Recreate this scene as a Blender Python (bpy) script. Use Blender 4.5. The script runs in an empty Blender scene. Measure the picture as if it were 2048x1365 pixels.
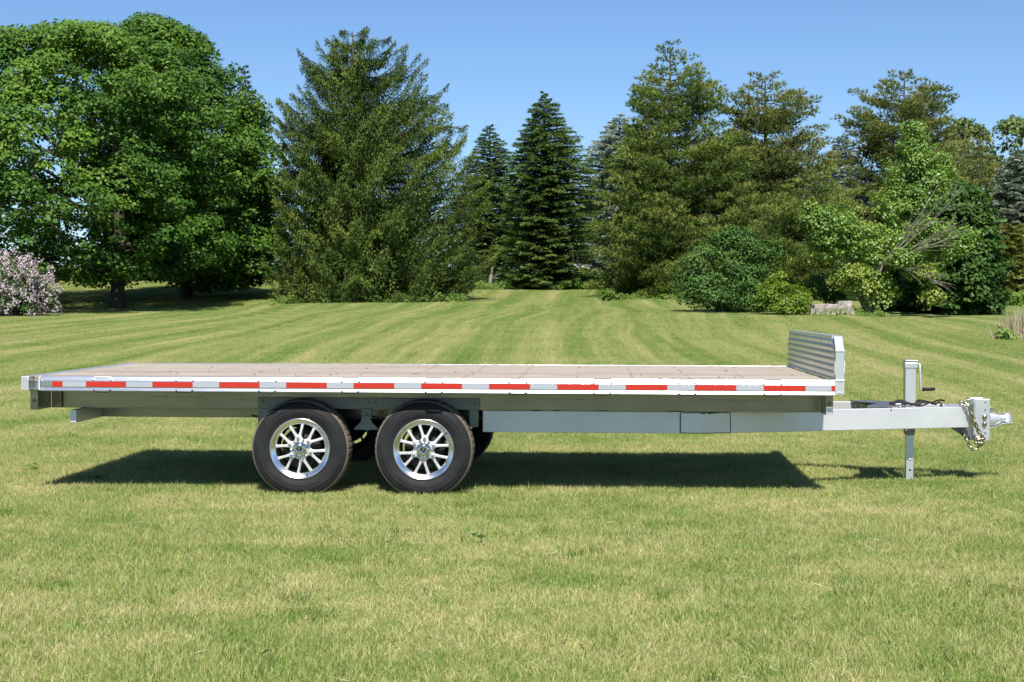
import bpy, math, random
import numpy as np
from mathutils import Vector, Matrix

random.seed(11)
RNG = np.random.default_rng(11)
SC = bpy.context.scene
COL = SC.collection
R = math.radians

# ------------------------------------------------------------------ camera
FPX, EYE = 3218.0, 1.305
YAW, PITCH = math.atan(168.0 / FPX), math.atan(72.5 / FPX)
cd = bpy.data.cameras.new('camera')
cd.sensor_width = 36.0
cd.lens = 36.0 * FPX / 2048.0
cd.clip_start, cd.clip_end = 0.1, 3000.0
cam = bpy.data.objects.new('camera', cd)
COL.objects.link(cam)
cam.location = (0, 0, EYE)
cam.rotation_euler = (math.pi / 2 - PITCH, 0, YAW)
SC.camera = cam

# ------------------------------------------------------------------ light
SUN_DIR = Vector((-0.05, 0.61, -0.79)).normalized()      # the way the light travels
world = bpy.data.worlds.new('World')
SC.world = world
world.use_nodes = True
wn = world.node_tree
wn.nodes.clear()
sky = wn.nodes.new('ShaderNodeTexSky')
sky.sky_type = 'NISHITA'
sky.sun_disc = False
sky.sun_elevation = math.asin(-SUN_DIR.z)
sky.sun_rotation = math.atan2(-SUN_DIR.x, -SUN_DIR.y)
sky.altitude = 0
sky.air_density = 0.85
sky.dust_density = 0.0
sky.ozone_density = 8.0
bg = wn.nodes.new('ShaderNodeBackground')
bg.inputs['Strength'].default_value = 0.085
wo = wn.nodes.new('ShaderNodeOutputWorld')
wn.links.new(sky.outputs[0], bg.inputs['Color'])
wn.links.new(bg.outputs[0], wo.inputs['Surface'])
sl = bpy.data.lights.new('sun', 'SUN')
sl.energy = 5.0
sl.angle = R(0.53)
sl.color = (1.0, 0.955, 0.88)
sun = bpy.data.objects.new('sun', sl)
COL.objects.link(sun)
sun.rotation_euler = SUN_DIR.to_track_quat('-Z', 'Y').to_euler()
sun.location = (0, -20, 40)
SC.view_settings.view_transform = 'Standard'
SC.view_settings.look = 'None'
SC.view_settings.gamma = 1.0
SC.view_settings.use_curve_mapping = False
SC.view_settings.exposure = 0.62
SC.cycles.max_bounces = 8
SC.cycles.diffuse_bounces = 2
SC.cycles.glossy_bounces = 4
SC.cycles.transmission_bounces = 4
SC.cycles.caustics_reflective = False
SC.cycles.sample_clamp_indirect = 6.0

# ------------------------------------------------------------------ measuring: a bearing in the photo and a distance give a place
_F = np.array([-math.sin(YAW) * math.cos(PITCH), math.cos(YAW) * math.cos(PITCH), -math.sin(PITCH)])
_R = np.array([math.cos(YAW), math.sin(YAW), 0.0])
_U = np.cross(_R, _F)


def at(u, v, Y):
    d = _F + _R * (u - 1024) / FPX - _U * (v - 682.5) / FPX
    t = Y / d[1]
    return np.array([d[0] * t, Y, EYE + d[2] * t])


_TY = np.array([-400, 14, 20, 30, 40, 50, 60, 70, 80, 90, 110, 150, 220, 400, 900], float)
_TZ = np.array([0.0, 0.0, 0.07, 0.33, 0.66, 0.98, 1.24, 1.52, 1.86, 2.2, 3.1, 4.6, 6.2, 8.0, 10.0])
_gy = np.linspace(-400, 900, 5201)
_gz = np.interp(_gy, _TY, _TZ)
_k = np.hanning(33); _k /= _k.sum()
_gz = np.convolve(np.pad(_gz, 16, mode='edge'), _k, 'valid')


_sm = lambda zz: np.convolve(np.pad(np.interp(_gy, _TY2, zz), 16, mode='edge'), _k, 'valid')
_TY2 = np.array([-400, 14, 20, 30, 40, 51, 56, 60, 64, 70, 80, 90, 110, 150, 220, 400, 900], float)
_gl = _sm(np.array([0, 0, .06, .28, .54, .80, .90, .98, 1.13, 1.50, 2.15, 2.7, 3.6, 5.0, 6.4, 8.0, 10.0]))
_gr = _sm(np.array([0, 0, .06, .30, .60, .87, .93, 1.03, 1.18, 1.45, 1.9, 2.3, 3.1, 4.6, 6.2, 8.0, 10.0]))


def _sst(t):
    t = np.clip(t, 0, 1)
    return t * t * (3 - 2 * t)


def ground(x, y):
    """the lawn dips a little to the left and to the right of the middle"""
    x, y = np.asarray(x, float), np.asarray(y, float)
    z = np.interp(y, _gy, _gz)
    q = x / np.maximum(y, 20.0)
    wl, wr = _sst((-q - .16) / .08), _sst((q - .15) / .06)
    z = z + wl * (np.interp(y, _gy, _gl) - z) + wr * (np.interp(y, _gy, _gr) - z)
    far = np.clip((y - 16) / 20, 0, 1)
    return z + far * (0.03 * np.sin(x * 0.13 + 1.0) * np.sin(y * 0.11))


# ------------------------------------------------------------------ helpers
def tag(o, label=None, cat=None, group=None, kind=None):
    if label: o['label'] = label
    if cat: o['category'] = cat
    if group: o['group'] = group
    if kind: o['kind'] = kind
    return o


def empty(name, loc, label, cat, group=None, rot=None):
    o = bpy.data.objects.new(name, None)
    COL.objects.link(o)
    o.location = loc
    if rot: o.rotation_euler = rot
    o.empty_display_size = 0.3
    return tag(o, label, cat, group)


def from_arrays(name, verts, faces, mat, parent=None, smooth=False, tint=None, origin=None, n=None):
    """verts (N,3), faces (M,k) array of one size"""
    me = bpy.data.meshes.new(name)
    verts = np.ascontiguousarray(verts, dtype=np.float32)
    if origin is not None:
        verts = verts - np.asarray(origin, dtype=np.float32)
    faces = np.ascontiguousarray(faces, dtype=np.int32)
    k = faces.shape[1]
    me.vertices.add(len(verts)); me.vertices.foreach_set('co', verts.ravel())
    me.loops.add(faces.size); me.loops.foreach_set('vertex_index', faces.ravel())
    me.polygons.add(len(faces))
    me.polygons.foreach_set('loop_start', np.arange(0, faces.size, k, dtype=np.int32))
    me.polygons.foreach_set('loop_total', np.full(len(faces), k, dtype=np.int32))
    me.polygons.foreach_set('use_smooth', np.full(len(faces), smooth))
    if tint is not None:
        a = me.attributes.new('tint', 'FLOAT', 'POINT')
        a.data.foreach_set('value', np.ascontiguousarray(tint, dtype=np.float32))
    me.update(calc_edges=True)
    me.materials.append(mat)
    o = bpy.data.objects.new(name, me)
    COL.objects.link(o)
    if parent: o.parent = parent
    return o


class MB:
    """collects shapes, links them as one mesh object"""
    def __init__(s): s.v, s.f, s.sm = [], [], []

    def add(s, vs, fs, sm=False):
        b = len(s.v)
        s.v += [tuple(p) for p in vs]
        s.f += [tuple(b + i for i in f) for f in fs]
        s.sm += [sm] * len(fs)
        return s

    def box(s, x0, x1, y0, y1, z0, z1):
        vs = [(x, y, z) for z in (z0, z1) for y in (y0, y1) for x in (x0, x1)]
        return s.add(vs, [(0, 2, 3, 1), (4, 5, 7, 6), (0, 1, 5, 4), (2, 6, 7, 3), (0, 4, 6, 2), (1, 3, 7, 5)])

    def obox(s, c, ax, ay, az):
        """box from a centre and three half-axis vectors"""
        c, ax, ay, az = map(Vector, (c, ax, ay, az))
        vs = [c + i * ax + j * ay + k * az for k in (-1, 1) for j in (-1, 1) for i in (-1, 1)]
        return s.add(vs, [(0, 2, 3, 1), (4, 5, 7, 6), (0, 1, 5, 4), (2, 6, 7, 3), (0, 4, 6, 2), (1, 3, 7, 5)])

    def prism(s, prof, axis, a0, a1, sm=False):
        """closed 2-D outline swept along X ('x': prof is (y,z)), Y ('y': (x,z)) or Z ('z': (x,y))"""
        def p(t, q):
            return {'x': (t, q[0], q[1]), 'y': (q[0], t, q[1]), 'z': (q[0], q[1], t)}[axis]
        n = len(prof)
        s.add([p(a0, q) for q in prof] + [p(a1, q) for q in prof], [(i, (i + 1) % n, n + (i + 1) % n, n + i) for i in range(n)], sm)
        b = len(s.v) - 2 * n
        s.f += [tuple(b + i for i in reversed(range(n))), tuple(b + n + i for i in range(n))]
        s.sm += [False, False]
        return s

    def tube(s, pts, r, n=8, cap=True, sm=True, sq=False):
        pts = [Vector(p) for p in pts]
        rs = r if isinstance(r, (list, tuple, np.ndarray)) else [r] * len(pts)
        vs, up = [], Vector((0, 0, 1))
        t0 = (pts[1] - pts[0]).normalized()
        if abs(t0.z) > 0.9: up = Vector((1, 0, 0))
        a = t0.cross(up).normalized()
        for i, p in enumerate(pts):
            t = (pts[min(i + 1, len(pts) - 1)] - pts[max(i - 1, 0)]).normalized()
            a = (a - t * a.dot(t)).normalized()
            b = t.cross(a)
            for k in range(n):
                w = 2 * math.pi * (k + (0.5 if sq else 0)) / n
                vs.append(p + (a * math.cos(w) + b * math.sin(w)) * rs[i])
        m = len(pts)
        fs = [(i * n + k, i * n + (k + 1) % n, (i + 1) * n + (k + 1) % n, (i + 1) * n + k) for i in range(m - 1) for k in range(n)]
        s.add(vs, fs, sm)
        if cap:
            b = len(s.v) - m * n
            s.f += [tuple(b + k for k in reversed(range(n))), tuple(b + (m - 1) * n + k for k in range(n))]
            s.sm += [False, False]
        return s

    def lathe(s, prof, c, axis='y', n=48, sm=True, close=False, a0=0.0):
        """prof is (radius, offset along the axis)"""
        vs = []
        for k in range(n):
            w = 2 * math.pi * k / n + a0
            for (r, d) in prof:
                q = (r * math.cos(w), r * math.sin(w))
                vs.append({'y': (c[0] + q[0], c[1] + d, c[2] + q[1]), 'z': (c[0] + q[0], c[1] + q[1], c[2] + d), 'x': (c[0] + d, c[1] + q[0], c[2] + q[1])}[axis])
        m = len(prof)
        fs = []
        for k in range(n):
            for i in range(m if close else m - 1):
                j = (i + 1) % m
                fs.append((k * m + i, k * m + j, ((k + 1) % n) * m + j, ((k + 1) % n) * m + i))
        return s.add(vs, fs, sm)

    def build(s, name, mat, parent=None, bevel=0.0, origin=(0, 0, 0), loc=None, kind=None, seg=2):
        me = bpy.data.meshes.new(name)
        o3 = Vector(origin)
        me.from_pydata([tuple(Vector(v) - o3) for v in s.v], [], s.f)
        me.polygons.foreach_set('use_smooth', s.sm)
        me.materials.append(mat)
        me.update()
        import bmesh
        bm = bmesh.new(); bm.from_mesh(me)
        bmesh.ops.recalc_face_normals(bm, faces=bm.faces)
        bm.to_mesh(me); bm.free()
        o = bpy.data.objects.new(name, me)
        COL.objects.link(o)
        if parent: o.parent = parent
        if loc is not None: o.location = loc
        if bevel:
            m = o.modifiers.new('edge', 'BEVEL'); m.width = bevel; m.segments = seg; m.limit_method = 'ANGLE'; m.angle_limit = R(40)
        if kind: o['kind'] = kind
        return o


def again(o, parent=None, loc=None, rot=None):
    c = o.copy(); COL.objects.link(c)
    if parent: c.parent = parent
    if loc is not None: c.location = loc
    if rot is not None: c.rotation_euler = rot
    return c


# ------------------------------------------------------------------ materials
class NT:
    def __init__(s, name):
        s.m = bpy.data.materials.new(name); s.m.use_nodes = True
        s.t = s.m.node_tree; s.t.nodes.clear()
        s.out = s.n('ShaderNodeOutputMaterial')

    def n(s, kind, **kw):
        x = s.t.nodes.new(kind)
        for k, v in kw.items():
            if k in x.inputs.keys(): x.inputs[k].default_value = v
            else: setattr(x, k, v)
        return x

    def l(s, a, b): s.t.links.new(a, b)

    def noise(s, scale, detail=3.0, rough=0.5, vec=None, dist=0.0):
        x = s.n('ShaderNodeTexNoise'); x.inputs['Scale'].default_value = scale
        x.inputs['Detail'].default_value = detail; x.inputs['Roughness'].default_value = rough
        x.inputs['Distortion'].default_value = dist
        if vec is not None: s.l(vec, x.inputs['Vector'])
        return x.outputs['Fac']

    def ramp(s, fac, stops):
        x = s.n('ShaderNodeValToRGB')
        e = x.color_ramp.elements
        while len(e) < len(stops): e.new(0.5)
        for i, (p, c) in enumerate(stops):
            e[i].position = p
            e[i].color = (*c, 1) if len(c) == 3 else c
        s.l(fac, x.inputs['Fac'])
        return x.outputs['Color']

    def mix(s, fac, a, b, mode='MIX'):
        x = s.n('ShaderNodeMix', data_type='RGBA', blend_type=mode)
        for sock, val in ((x.inputs[0], fac), (x.inputs[6], a), (x.inputs[7], b)):
            if isinstance(val, (int, float)): sock.default_value = val
            elif isinstance(val, tuple): sock.default_value = (*val, 1)
            else: s.l(val, sock)
        return x.outputs[2]

    def math(s, op, a, b=0.0, c=None, clamp=False):
        x = s.n('ShaderNodeMath', operation=op, use_clamp=clamp)
        for sock, val in zip(x.inputs, (a, b, c)):
            if val is None: continue
            if isinstance(val, (int, float)): sock.default_value = val
            else: s.l(val, sock)
        return x.outputs[0]

    def mapping(s, scale=(1, 1, 1), rot=(0, 0, 0), src=None, loc=(0, 0, 0)):
        x = s.n('ShaderNodeMapping')
        x.inputs['Scale'].default_value = scale; x.inputs['Rotation'].default_value = rot; x.inputs['Location'].default_value = loc
        if src is None:
            src = s.n('ShaderNodeTexCoord').outputs['Object']
        s.l(src, x.inputs['Vector'])
        return x.outputs[0]

    def bump(s, h, strength, dist):
        x = s.n('ShaderNodeBump'); x.inputs['Strength'].default_value = strength; x.inputs['Distance'].default_value = dist
        s.l(h, x.inputs['Height'])
        return x.outputs['Normal']

    def principled(s, color, rough=0.5, metal=0.0, normal=None, spec=0.5, coat=0.0):
        x = s.n('ShaderNodeBsdfPrincipled')
        for key, val in (('Base Color', color), ('Roughness', rough), ('Metallic', metal), ('Specular IOR Level', spec), ('Coat Weight', coat)):
            if isinstance(val, (int, float)): x.inputs[key].default_value = val
            elif isinstance(val, tuple): x.inputs[key].default_value = (*val, 1)
            else: s.l(val, x.inputs[key])
        if normal is not None: s.l(normal, x.inputs['Normal'])
        return x.outputs[0]

    def done(s, shader):
        s.l(shader, s.out.inputs['Surface']); return s.m


def metal(name, col, rough, met, grain=(2, 60, 60), var=0.10, bump=0.15, dirt=0.25, coat=0.0):
    t = NT(name)
    g = t.noise(6.0, 4, 0.6, t.mapping(grain))
    d = t.noise(2.3, 5, 0.65, t.mapping((1, 1.5, 1.5)))
    st = t.noise(3.0, 4, 0.7, t.mapping((.6, 12, 26)))
    d = t.math('ADD', t.math('MULTIPLY', d, .65), t.math('MULTIPLY', st, .35))
    c = t.mix(t.math('MULTIPLY', t.ramp(d, [(0.45, (0, 0, 0)), (0.66, (1, 1, 1))]), dirt), col, tuple(x * 0.55 for x in col))
    r = t.math('ADD', t.math('MULTIPLY', g, var), rough - var / 2)
    nb = t.bump(g, bump, 0.002)
    return t.done(t.principled(c, r, met, nb, coat=coat))


M = {}
M['rail'] = metal('bright_extruded_aluminium', (0.62, 0.63, 0.65), 0.22, 0.95, bump=0.06, dirt=0.12)
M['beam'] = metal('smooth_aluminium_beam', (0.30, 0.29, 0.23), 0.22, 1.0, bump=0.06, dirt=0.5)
M['tongue'] = metal('satin_aluminium_beam', (0.78, 0.78, 0.80), 0.42, 0.55, bump=0.10, dirt=0.30)
M['sheet'] = metal('corrugated_aluminium_sheet', (0.72, 0.73, 0.72), 0.38, 0.90, bump=0.05, dirt=0.3)
M['polish'] = metal('polished_wheel_aluminium', (0.90, 0.90, 0.90), 0.24, 1.0, grain=(8, 8, 8), var=0.08, bump=0.02, dirt=0.05)
M['spoke'] = metal('brushed_wheel_spokes', (0.80, 0.80, 0.79), 0.42, 0.6, grain=(8, 8, 8), bump=0.02, dirt=0.05)
M['wheel_black'] = metal('near_black_iron', (0.012, 0.012, 0.012), 0.7, 0.2, grain=(20, 20, 20), dirt=0.3)  # near-black metal for the barrel and drum behind the spokes
M['chrome'] = metal('chrome', (0.75, 0.75, 0.75), 0.07, 1.0, grain=(8, 8, 8), var=0.03, bump=0.0, dirt=0.05)
M['galv'] = metal('galvanised_steel', (0.74, 0.75, 0.77), 0.33, 0.70, grain=(25, 25, 25), var=0.16, bump=0.08, dirt=0.3)
M['hanger'] = metal('dull_galvanised_plate', (0.30, 0.31, 0.28), 0.55, 0.5, grain=(25, 25, 25), bump=0.1, dirt=0.4)
M['dark_steel'] = metal('dark_steel', (0.06, 0.06, 0.06), 0.5, 0.6, grain=(20, 20, 20), dirt=0.4)
M['mid_steel'] = metal('grey_steel', (0.22, 0.23, 0.24), 0.45, 0.7, grain=(20, 20, 20), dirt=0.4)
M['zinc'] = metal('gold_zinc_plating', (0.50, 0.43, 0.29), 0.25, 1.0, grain=(20, 20, 20), dirt=0.3)
M['weld'] = metal('weld_bead', (0.80, 0.80, 0.80), 0.5, 0.5, grain=(90, 90, 90), bump=0.8, dirt=0.2)
M['darkweld'] = metal('sooty_weld', (0.05, 0.05, 0.04), 0.7, 0.2, grain=(90, 90, 90), bump=0.8, dirt=0.3)


def mat_rubber(name, col, dusty):
    t = NT(name)
    d = t.noise(9, 5, 0.6, t.mapping((1, 1, 1)))
    c = t.mix(t.ramp(d, [(0.35, (0, 0, 0)), (0.8, (1, 1, 1))]), col, dusty)
    nb = t.bump(t.noise(120, 3, 0.6, t.mapping((1, 1, 1))), 0.2, 0.001)
    return t.done(t.principled(c, 0.66, 0, nb, spec=0.22))


M['sidewall'] = mat_rubber('tyre_sidewall_rubber', (0.013, 0.0135, 0.015), (0.027, 0.026, 0.027))
M['tread'] = mat_rubber('dusty_tread_rubber', (0.11, 0.09, 0.075), (0.20, 0.165, 0.135))
M['black'] = mat_rubber('black_rubber', (0.015, 0.015, 0.015), (0.03, 0.03, 0.03))


def mat_wood():
    t = NT('weathered_grey_decking')
    oi = t.n('ShaderNodeObjectInfo')
    g = t.noise(5.0, 6, 0.65, t.mapping((0.7, 40, 10)), dist=0.4)
    big = t.noise(1.6, 3, 0.6, t.mapping((0.5, 3, 1)))
    c = t.ramp(g, [(0.30, (0.12, 0.090, 0.065)), (0.5, (0.34, 0.285, 0.225)), (0.72, (0.51, 0.475, 0.415))])
    c = t.mix(t.math('MULTIPLY', oi.outputs['Random'], 0.5), c, (0.42, 0.385, 0.33))
    c = t.mix(t.ramp(big, [(0.50, (0, 0, 0)), (0.72, (0.65, 0.65, 0.65))]), c, (0.30, 0.20, 0.13))
    nb = t.bump(g, 0.4, 0.003)
    return t.done(t.principled(c, 0.75, 0, nb, spec=0.25))


M['wood'] = mat_wood()


def mat_tape(name, col, rough=0.25):
    t = NT(name)
    x = t.n('ShaderNodeTexVoronoi'); x.inputs['Scale'].default_value = 260
    t.l(t.mapping((1, 1, 1)), x.inputs['Vector'])
    c = t.mix(x.outputs['Distance'], col, tuple(min(1, k * 1.15) for k in col))
    return t.done(t.principled(c, rough, 0.0, None, spec=0.5))


M['red'] = mat_tape('red_reflective_tape', (0.42, 0.024, 0.012), 0.35)
M['silver'] = mat_tape('silver_reflective_tape', (0.33, 0.355, 0.39), 0.35)


def mat_leaf(name, dark, mid, light, trans=0.3, rough=0.5, spec=0.35, accent=None, nscale=0.5, tcol=1.5):
    """colours by leaf (the tint attribute) and by slow changes through the crown"""
    t = NT(name)
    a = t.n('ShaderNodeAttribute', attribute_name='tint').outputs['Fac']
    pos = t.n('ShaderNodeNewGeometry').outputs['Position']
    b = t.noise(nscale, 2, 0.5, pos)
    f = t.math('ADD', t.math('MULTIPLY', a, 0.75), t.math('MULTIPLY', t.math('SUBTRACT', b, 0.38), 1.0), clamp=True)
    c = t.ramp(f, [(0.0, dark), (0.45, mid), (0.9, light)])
    if accent:
        acc = t.math('GREATER_THAN', t.math('ADD', a, t.math('MULTIPLY', t.noise(1.1, 2, 0.5, pos), 0.35)), accent[1])
        c = t.mix(acc, c, accent[0])
    p = t.principled(c, rough, 0, None, spec=spec)
    tr = t.n('ShaderNodeBsdfTranslucent')
    t.l(t.mix(1.0, c, (tcol, tcol * 1.05, 0.55), 'MULTIPLY'), tr.inputs['Color'])
    ms = t.n('ShaderNodeMixShader'); ms.inputs[0].default_value = trans
    t.l(p, ms.inputs[1]); t.l(tr.outputs[0], ms.inputs[2])
    return t.done(ms.outputs[0])


M['maple'] = mat_leaf('maple_leaves', (0.018, 0.056, 0.010), (0.048, 0.118, 0.018), (0.120, 0.215, 0.028), 0.22, 0.5, 0.2)
M['maple_dark'] = mat_leaf('dark_maple_leaves', (0.022, 0.058, 0.012), (0.045, 0.100, 0.018), (0.080, 0.150, 0.028), 0.2, 0.5, 0.2)
M['norway'] = mat_leaf('norway_spruce_needles', (0.024, 0.048, 0.012), (0.072, 0.120, 0.024), (0.200, 0.255, 0.055), 0.16, 0.6, 0.10)
M['spruce'] = mat_leaf('green_spruce_needles', (0.026, 0.062, 0.020), (0.090, 0.160, 0.044), (0.220, 0.300, 0.085), 0.15, 0.6, 0.10)
M['blue'] = mat_leaf('blue_spruce_needles', (0.11, 0.155, 0.12), (0.26, 0.32, 0.26), (0.45, 0.50, 0.43), 0.10, 0.6, 0.10)
M['pine'] = mat_leaf('white_pine_needles', (0.034, 0.064, 0.017), (0.115, 0.175, 0.040), (0.320, 0.365, 0.090), 0.18, 0.55, 0.10, accent=((0.22, 0.16, 0.07), 1.13))
M['pine2'] = mat_leaf('dull_pine_needles', (0.038, 0.062, 0.020), (0.130, 0.170, 0.046), (0.330, 0.340, 0.100), 0.18, 0.55, 0.10, accent=((0.22, 0.16, 0.08), 1.05))
M['broken'] = mat_leaf('glossy_light_leaves', (0.06, 0.13, 0.02), (0.130, 0.235, 0.040), (0.230, 0.340, 0.070), 0.30, 0.40, 0.5, accent=((0.26, 0.29, 0.045), 1.12))
M['lime'] = mat_leaf('yellow_green_leaves', (0.07, 0.13, 0.014), (0.140, 0.225, 0.020), (0.26, 0.33, 0.036), 0.3)
M['shrub'] = mat_leaf('dark_shrub_leaves', (0.028, 0.068, 0.016), (0.060, 0.130, 0.028), (0.120, 0.205, 0.048), 0.20, 0.5, 0.2)
M['far_leaf'] = mat_leaf('far_light_leaves', (0.07, 0.12, 0.03), (0.13, 0.19, 0.05), (0.20, 0.26, 0.08), 0.3)
M['under'] = mat_leaf('low_weeds', (0.06, 0.13, 0.02), (0.12, 0.20, 0.03), (0.20, 0.28, 0.05), 0.3)
M['blossom'] = mat_leaf('lilac_blossom', (0.34, 0.265, 0.305), (0.50, 0.405, 0.45), (0.66, 0.57, 0.61), 0.2, 0.6, tcol=1.0)
M['reed'] = mat_leaf('dry_reeds', (0.14, 0.15, 0.06), (0.36, 0.31, 0.20), (0.60, 0.54, 0.40), 0.2, 0.6)


def mat_bark(name, a, b):
    t = NT(name)
    g = t.noise(5, 5, 0.7, t.mapping((3, 3, 0.6)))
    c = t.ramp(g, [(0.3, a), (0.7, b)])
    return t.done(t.principled(c, 0.9, 0, t.bump(g, 0.8, 0.05), spec=0.2))


M['bark'] = mat_bark('dark_bark', (0.035, 0.028, 0.022), (0.12, 0.10, 0.08))
M['greybark'] = mat_bark('pale_grey_bark', (0.14, 0.122, 0.10), (0.33, 0.30, 0.255))


def mat_stone():
    t = NT('rough_pale_stone')
    g = t.noise(7, 6, 0.7, t.mapping((1, 1, 1)))
    c = t.ramp(g, [(0.3, (0.17, 0.15, 0.13)), (0.5, (0.33, 0.29, 0.26)), (0.75, (0.48, 0.44, 0.40))])
    return t.done(t.principled(c, 0.9, 0, t.bump(g, 1.0, 0.04), spec=0.2))


M['stone'] = mat_stone()


def plain(name, col, rough=0.7, spec=0.3, scale=8, amt=0.25):
    t = NT(name)
    g = t.noise(scale, 4, 0.6, t.mapping((1, 1, 1)))
    c = t.mix(t.math('MULTIPLY', g, amt), col, tuple(x * 0.6 for x in col))
    return t.done(t.principled(c, rough, 0, t.bump(g, 0.1, 0.01), spec=spec))


M['siding'] = plain('white_siding', (0.74, 0.75, 0.78))
M['roofing'] = plain('grey_shingles', (0.20, 0.20, 0.21), 0.9)
M['glass'] = plain('dark_window_glass', (0.03, 0.04, 0.05), 0.08, 0.6)
M['greypaint'] = plain('light_grey_paint', (0.42, 0.41, 0.43), 0.5)
M['oldwood'] = plain('old_fence_wood', (0.34, 0.29, 0.23), 0.9)


# lawn: one colour field, used both by the blades and by the soil sheet under them
def lawn_color(t):
    pos = t.n('ShaderNodeNewGeometry').outputs['Position']
    sep = t.n('ShaderNodeSeparateXYZ'); t.l(pos, sep.inputs[0])
    X, Y = sep.outputs[0], sep.outputs[1]
    n1 = t.noise(0.55, 4, 0.62, pos)              # broad patches
    n2 = t.noise(2.6, 4, 0.65, pos)               # tufts
    n3 = t.noise(9.0, 3, 0.6, pos)
    # passes of the mower run away from the camera and wander a little
    wob = t.math('MULTIPLY', t.math('SUBTRACT', t.noise(0.04, 2, 0.5, pos), 0.5), 3.0)
    xs = t.math('ADD', X, wob)
    cv = t.n('ShaderNodeCombineXYZ'); t.l(xs, cv.inputs[0]); t.l(t.math('MULTIPLY', Y, 0.02), cv.inputs[1])
    s1 = t.noise(1.1, 5, 0.72, cv.outputs[0])
    wv = t.math('SINE', t.math('MULTIPLY', xs, 5.2))
    stripe = t.math('ADD', t.math('MULTIPLY', t.math('SUBTRACT', s1, 0.5), 2.0), t.math('MULTIPLY', wv, 0.03))
    amt = t.n('ShaderNodeMapRange'); amt.inputs['From Min'].default_value = 12; amt.inputs['From Max'].default_value = 20
    amt.inputs['To Min'].default_value = 0.12; amt.inputs['To Max'].default_value = 1.0
    t.l(Y, amt.inputs['Value'])
    inv = t.n('ShaderNodeMapRange'); inv.inputs['From Min'].default_value = 12; inv.inputs['From Max'].default_value = 22
    inv.inputs['To Min'].default_value = 1.0; inv.inputs['To Max'].default_value = 0.42
    t.l(Y, inv.inputs['Value'])
    f = t.math('ADD', t.math('MULTIPLY', t.math('SUBTRACT', n1, 0.5), 1.25), t.math('MULTIPLY', t.math('SUBTRACT', n2, 0.5), 1.0))
    f = t.math('ADD', f, t.math('MULTIPLY', t.math('SUBTRACT', n3, 0.5), 0.6))
    f = t.math('MULTIPLY', f, inv.outputs[0])
    f = t.math('ADD', f, t.math('MULTIPLY', stripe, amt.outputs[0]))
    # further back the lawn is a little greener
    grn = t.n('ShaderNodeMapRange'); grn.inputs['From Min'].default_value = 12; grn.inputs['From Max'].default_value = 60
    grn.inputs['To Min'].default_value = 0.54; grn.inputs['To Max'].default_value = 0.43
    t.l(Y, grn.inputs['Value'])
    return t.math('ADD', f, grn.outputs[0]), pos


G0, G1, G2, G3 = (0.140, 0.245, 0.045), (0.270, 0.345, 0.088), (0.430, 0.435, 0.160), (0.575, 0.510, 0.265)


def mat_blades():
    t = NT('grass_blades')
    f, pos = lawn_color(t)
    a = t.n('ShaderNodeAttribute', attribute_name='tint').outputs['Fac']
    f = t.math('ADD', f, t.math('MULTIPLY', t.math('SUBTRACT', a, 0.5), 0.75), clamp=True)
    c = t.ramp(f, [(0.08, G0), (0.40, G1), (0.66, G2), (0.97, G3)])
    p = t.principled(c, 0.55, 0, None, spec=0.3)
    tr = t.n('ShaderNodeBsdfTranslucent'); t.l(c, tr.inputs['Color'])
    ms = t.n('ShaderNodeMixShader'); ms.inputs[0].default_value = 0.25
    t.l(p, ms.inputs[1]); t.l(tr.outputs[0], ms.inputs[2])
    return t.done(ms.outputs[0])


def mat_lawn():
    t = NT('lawn_soil_and_thatch')
    f, pos = lawn_color(t)
    n = t.noise(45, 4, 0.7, pos)
    f = t.math('ADD', f, t.math('MULTIPLY', t.math('SUBTRACT', n, 0.5), 0.5), clamp=True)
    k = 0.60
    c = t.ramp(f, [(0.08, tuple(x * k for x in G0)), (0.40, tuple(x * k for x in G1)), (0.66, tuple(x * k for x in G2)), (0.97, tuple(x * k for x in G3))])
    return t.done(t.principled(c, 0.95, 0, t.bump(n, 0.6, 0.02), spec=0.1))


M['blades'] = mat_blades()
M['lawn'] = mat_lawn()

# ------------------------------------------------------------------ the lawn
ys = np.concatenate([np.linspace(-300, 0, 24), np.linspace(0.5, 40, 80), np.linspace(40.8, 160, 130), np.geomspace(164, 900, 30)])
xs = np.concatenate([-np.geomspace(600, 41, 24), np.linspace(-40, 40, 101), np.geomspace(41, 600, 24)])
XX, YY = np.meshgrid(xs, ys)
ZZ = ground(XX, YY)
nx, ny = len(xs), len(ys)
idx = np.arange(nx * ny).reshape(ny, nx)
fq = np.stack([idx[:-1, :-1], idx[:-1, 1:], idx[1:, 1:], idx[1:, :-1]], -1).reshape(-1, 4)
lawn = from_arrays('ground', np.stack([XX, YY, ZZ], -1).reshape(-1, 3), fq, M['lawn'], smooth=True)
tag(lawn, kind='structure')


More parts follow.
